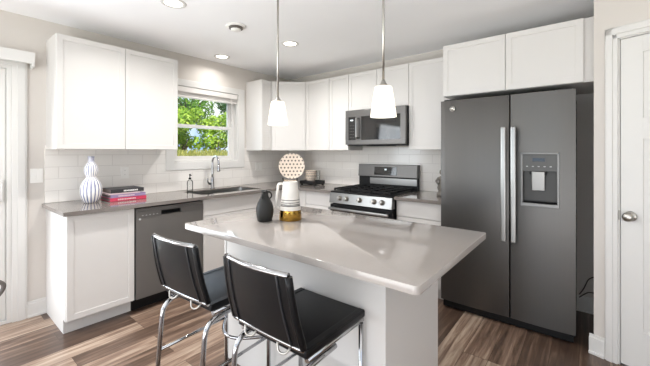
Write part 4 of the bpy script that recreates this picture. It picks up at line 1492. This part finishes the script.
lathe(b, pr, 48, (kx, ky, CT1), mi=mi)
bmesh.ops.transform(b, matrix=Matrix.Translation((0, 0, CT1)) @ Matrix.Diagonal((1, 1, 0.92, 1)) @ Matrix.Translation((0, 0, -CT1)), verts=b.verts)
smooth(obj('body', b, None, pc, mats=['porcelain', 'gold', 'band']), 60)
b = new()
hd = Vector((-0.779, -0.627, 0))
tube(b, fillet([Vector((kx, ky, CT1 + 0.226)) + hd * 0.046, Vector((kx, ky, CT1 + 0.229)) + hd * 0.076, Vector((kx, ky, CT1 + 0.085)) + hd * 0.094, Vector((kx, ky, CT1 + 0.068)) + hd * 0.064], 0.025), 0.0085, 10)
obj('handle', b, 'porcelain', pc)
# ------------------------------------------------------------------ dining chair whose arm reaches in at the left edge
CX, CY = 0.66, -3.281
dc = thing('dining_chair', (CX, CY, 0), 'grey chair whose curved arm end enters at the left', 'chair')
b = new(); box(b, (CX - 0.22, CY - 0.42, 0.43), (CX + 0.22, CY + 0.02, 0.47), 0.015); obj('seat', b, 'handlegrey', dc)
b = new(); box(b, (CX - 0.22, CY - 0.46, 0.48), (CX + 0.22, CY - 0.43, 0.86), 0.012); obj('backrest', b, 'handlegrey', dc)
for sx in (-1, 1):
    b = new(); xx = CX + sx * 0.24
    tube(b, fillet([(xx, CY - 0.45, 0.606), (xx, CY + 0.04, 0.606), (xx, CY + 0.078, 0.575), (xx, CY + 0.06, 0.525), (xx, CY - 0.02, 0.46)], 0.04), 0.011, 10); obj('armrest', b, 'handlegrey', dc)
    for yy in (CY - 0.42, CY - 0.01):
        b = new(); tube(b, [(CX + sx * 0.20, yy, 0.45), (CX + sx * 0.22, yy, 0.0)], [0.016, 0.011], 10); obj('leg', b, 'walnut', dc)

# ------------------------------------------------------------------ garden beyond the window
b = new()
gx = [(-0.2, -0.55), (-5.0, -0.2), (-9.0, 0.95), (-11.0, 1.18), (-14, 1.25), (-60, 1.25)]
prev = None
for x, z in gx:
    row = [b.verts.new((x, y, z)) for y in (-40, -15, 0, 15, 40)]
    if prev:
        for i in range(4):
            b.faces.new((prev[i], prev[i + 1], row[i + 1], row[i]))
    prev = row
obj('ground', b, 'soil', None, (0, 0, 0), 'meadow bank rising behind the house', 'ground', kind='structure')
b = new()
for y0, y1 in ((-60, -7.62), ):
    vs = [b.verts.new(v) for v in ((-0.2, y0, -0.3), (40, y0, -0.3), (40, y1, -0.3), (-0.2, y1, -0.3))]
    b.faces.new(vs)
vs = [b.verts.new(v) for v in ((6.7, -7.62, -0.3), (40, -7.62, -0.3), (40, 20, -0.3), (6.7, 20, -0.3))]
b.faces.new(vs)
obj('terrain', b, 'patio', None, (0, 0, 0), 'lawn in front of the house', 'lawn', kind='structure')


def leaf_cloud(b, blobs, n, size, rnd):
    for k in range(n):
        c, r = blobs[rnd.randrange(len(blobs))]
        while True:
            d = Vector((rnd.uniform(-1, 1), rnd.uniform(-1, 1), rnd.uniform(-1, 1)))
            if 0.05 < d.length < 1: break
        d = d.normalized() * (d.length ** 0.45)
        p = Vector(c) + d * r
        nrm = (d + Vector((rnd.uniform(-.8, .8), rnd.uniform(-.8, .8), rnd.uniform(-.4, .9)))).normalized()
        u = nrm.orthogonal().normalized()
        w = nrm.cross(u)
        a = rnd.uniform(0, 2 * PI)
        u, w = u * math.cos(a) + w * math.sin(a), w * math.cos(a) - u * math.sin(a)
        s = size * rnd.uniform(0.6, 1.3)
        b.faces.new([b.verts.new(p + u * s), b.verts.new(p + w * s * 0.55 + nrm * s * 0.12), b.verts.new(p - u * s), b.verts.new(p - w * s * 0.55 + nrm * s * 0.12)])


def tree(name, x, y, z, h, r, m, n, seed, label, shrub=False, cat='tree'):
    rnd = random.Random(seed)
    t = thing(name, (x, y, z), label, cat, 'trees beyond the kitchen window')
    b = new()
    if not shrub:
        tube(b, [(x, y, z - 0.1), (x + 0.05, y - 0.05, z + h * 0.35), (x, y + 0.08, z + h * 0.7)], [0.13, 0.10, 0.04], 10)
    for k in range(7):
        a = rnd.uniform(0, 2 * PI)
        zz = z + h * (0.02 if shrub else rnd.uniform(0.3, 0.6))
        tube(b, [(x, y, zz), (x + math.cos(a) * r * 0.3, y + math.sin(a) * r * 0.3, zz + h * 0.2), (x + math.cos(a) * r * 0.6, y + math.sin(a) * r * 0.6, zz + h * 0.34)], [0.05, 0.03, 0.015], 6)
    obj('trunk' if not shrub else 'stems', b, 'bark', t)
    blobs = []
    for k in range(11):
        a = rnd.uniform(0, 2 * PI)
        q = rnd.uniform(0.1, 0.75) * r
        zz = z + h * rnd.uniform(0.25 if shrub else 0.4, 0.88)
        blobs.append(((x + q * math.cos(a), y + q * math.sin(a), zz), r * rnd.uniform(0.28, 0.48)))
    b = new(); leaf_cloud(b, blobs, n, 0.085, rnd)
    obj('foliage', b, m, t, recalc=False)


tree('shrub', -10.6, 5.6, 1.10, 2.1, 1.25, 'leaf_bright', 2600, 11, 'bright yellow-green shrub in the middle of the window view', True, 'shrub')
tree('shrub', -10.9, 3.9, 1.12, 2.3, 1.05, 'leaf_bright', 2600, 12, 'yellow-green shrub in the lower left of the window view', True, 'shrub')
tree('shrub', -11.2, 7.4, 1.15, 1.9, 1.0, 'leaf_mid', 2000, 18, 'mid-green shrub in the lower right of the window view', True, 'shrub')
tree('garden_tree', -13.0, 5.2, 1.2, 4.3, 1.7, 'leaf_mid', 1500, 13, 'airy green tree seen left of centre in the window')
tree('garden_tree', -13.6, 8.7, 1.2, 5.0, 1.9, 'leaf_dark', 3600, 14, 'dark green tree filling the right of the window')
tree('garden_tree', -17.6, 7.4, 1.25, 3.9, 1.9, 'leaf_dark', 3200, 15, 'dark tree standing behind the bright shrub')

b = new()
rnd = random.Random(5)
for k in range(9000):
    x = rnd.uniform(-9.6, -7.6); y = rnd.uniform(0.2, 8.5)
    zg = -0.2 + ((-x) - 5.0) / 4.0 * 1.15 if x > -9 else 0.95 + ((-x) - 9) / 2 * 0.23
    h = rnd.uniform(0.25, 0.50)
    a = rnd.uniform(0, PI)
    dx_, dy_ = math.cos(a) * 0.012, math.sin(a) * 0.012
    lx, ly = rnd.uniform(-.12, .12), rnd.uniform(-.12, .12)
    b.faces.new([b.verts.new((x - dx_, y - dy_, zg - 0.02)), b.verts.new((x + dx_, y + dy_, zg - 0.02)), b.verts.new((x + lx + dx_, y + ly + dy_, zg + h)), b.verts.new((x + lx - dx_, y + ly - dy_, zg + h))])
obj('grass', b, 'grass', None, (0, 0, 0), 'tall dry yellow meadow grass below the trees', 'grass', kind='stuff', recalc=False)

for o in bpy.data.objects:
    if '_o' in o:
        del o['_o']
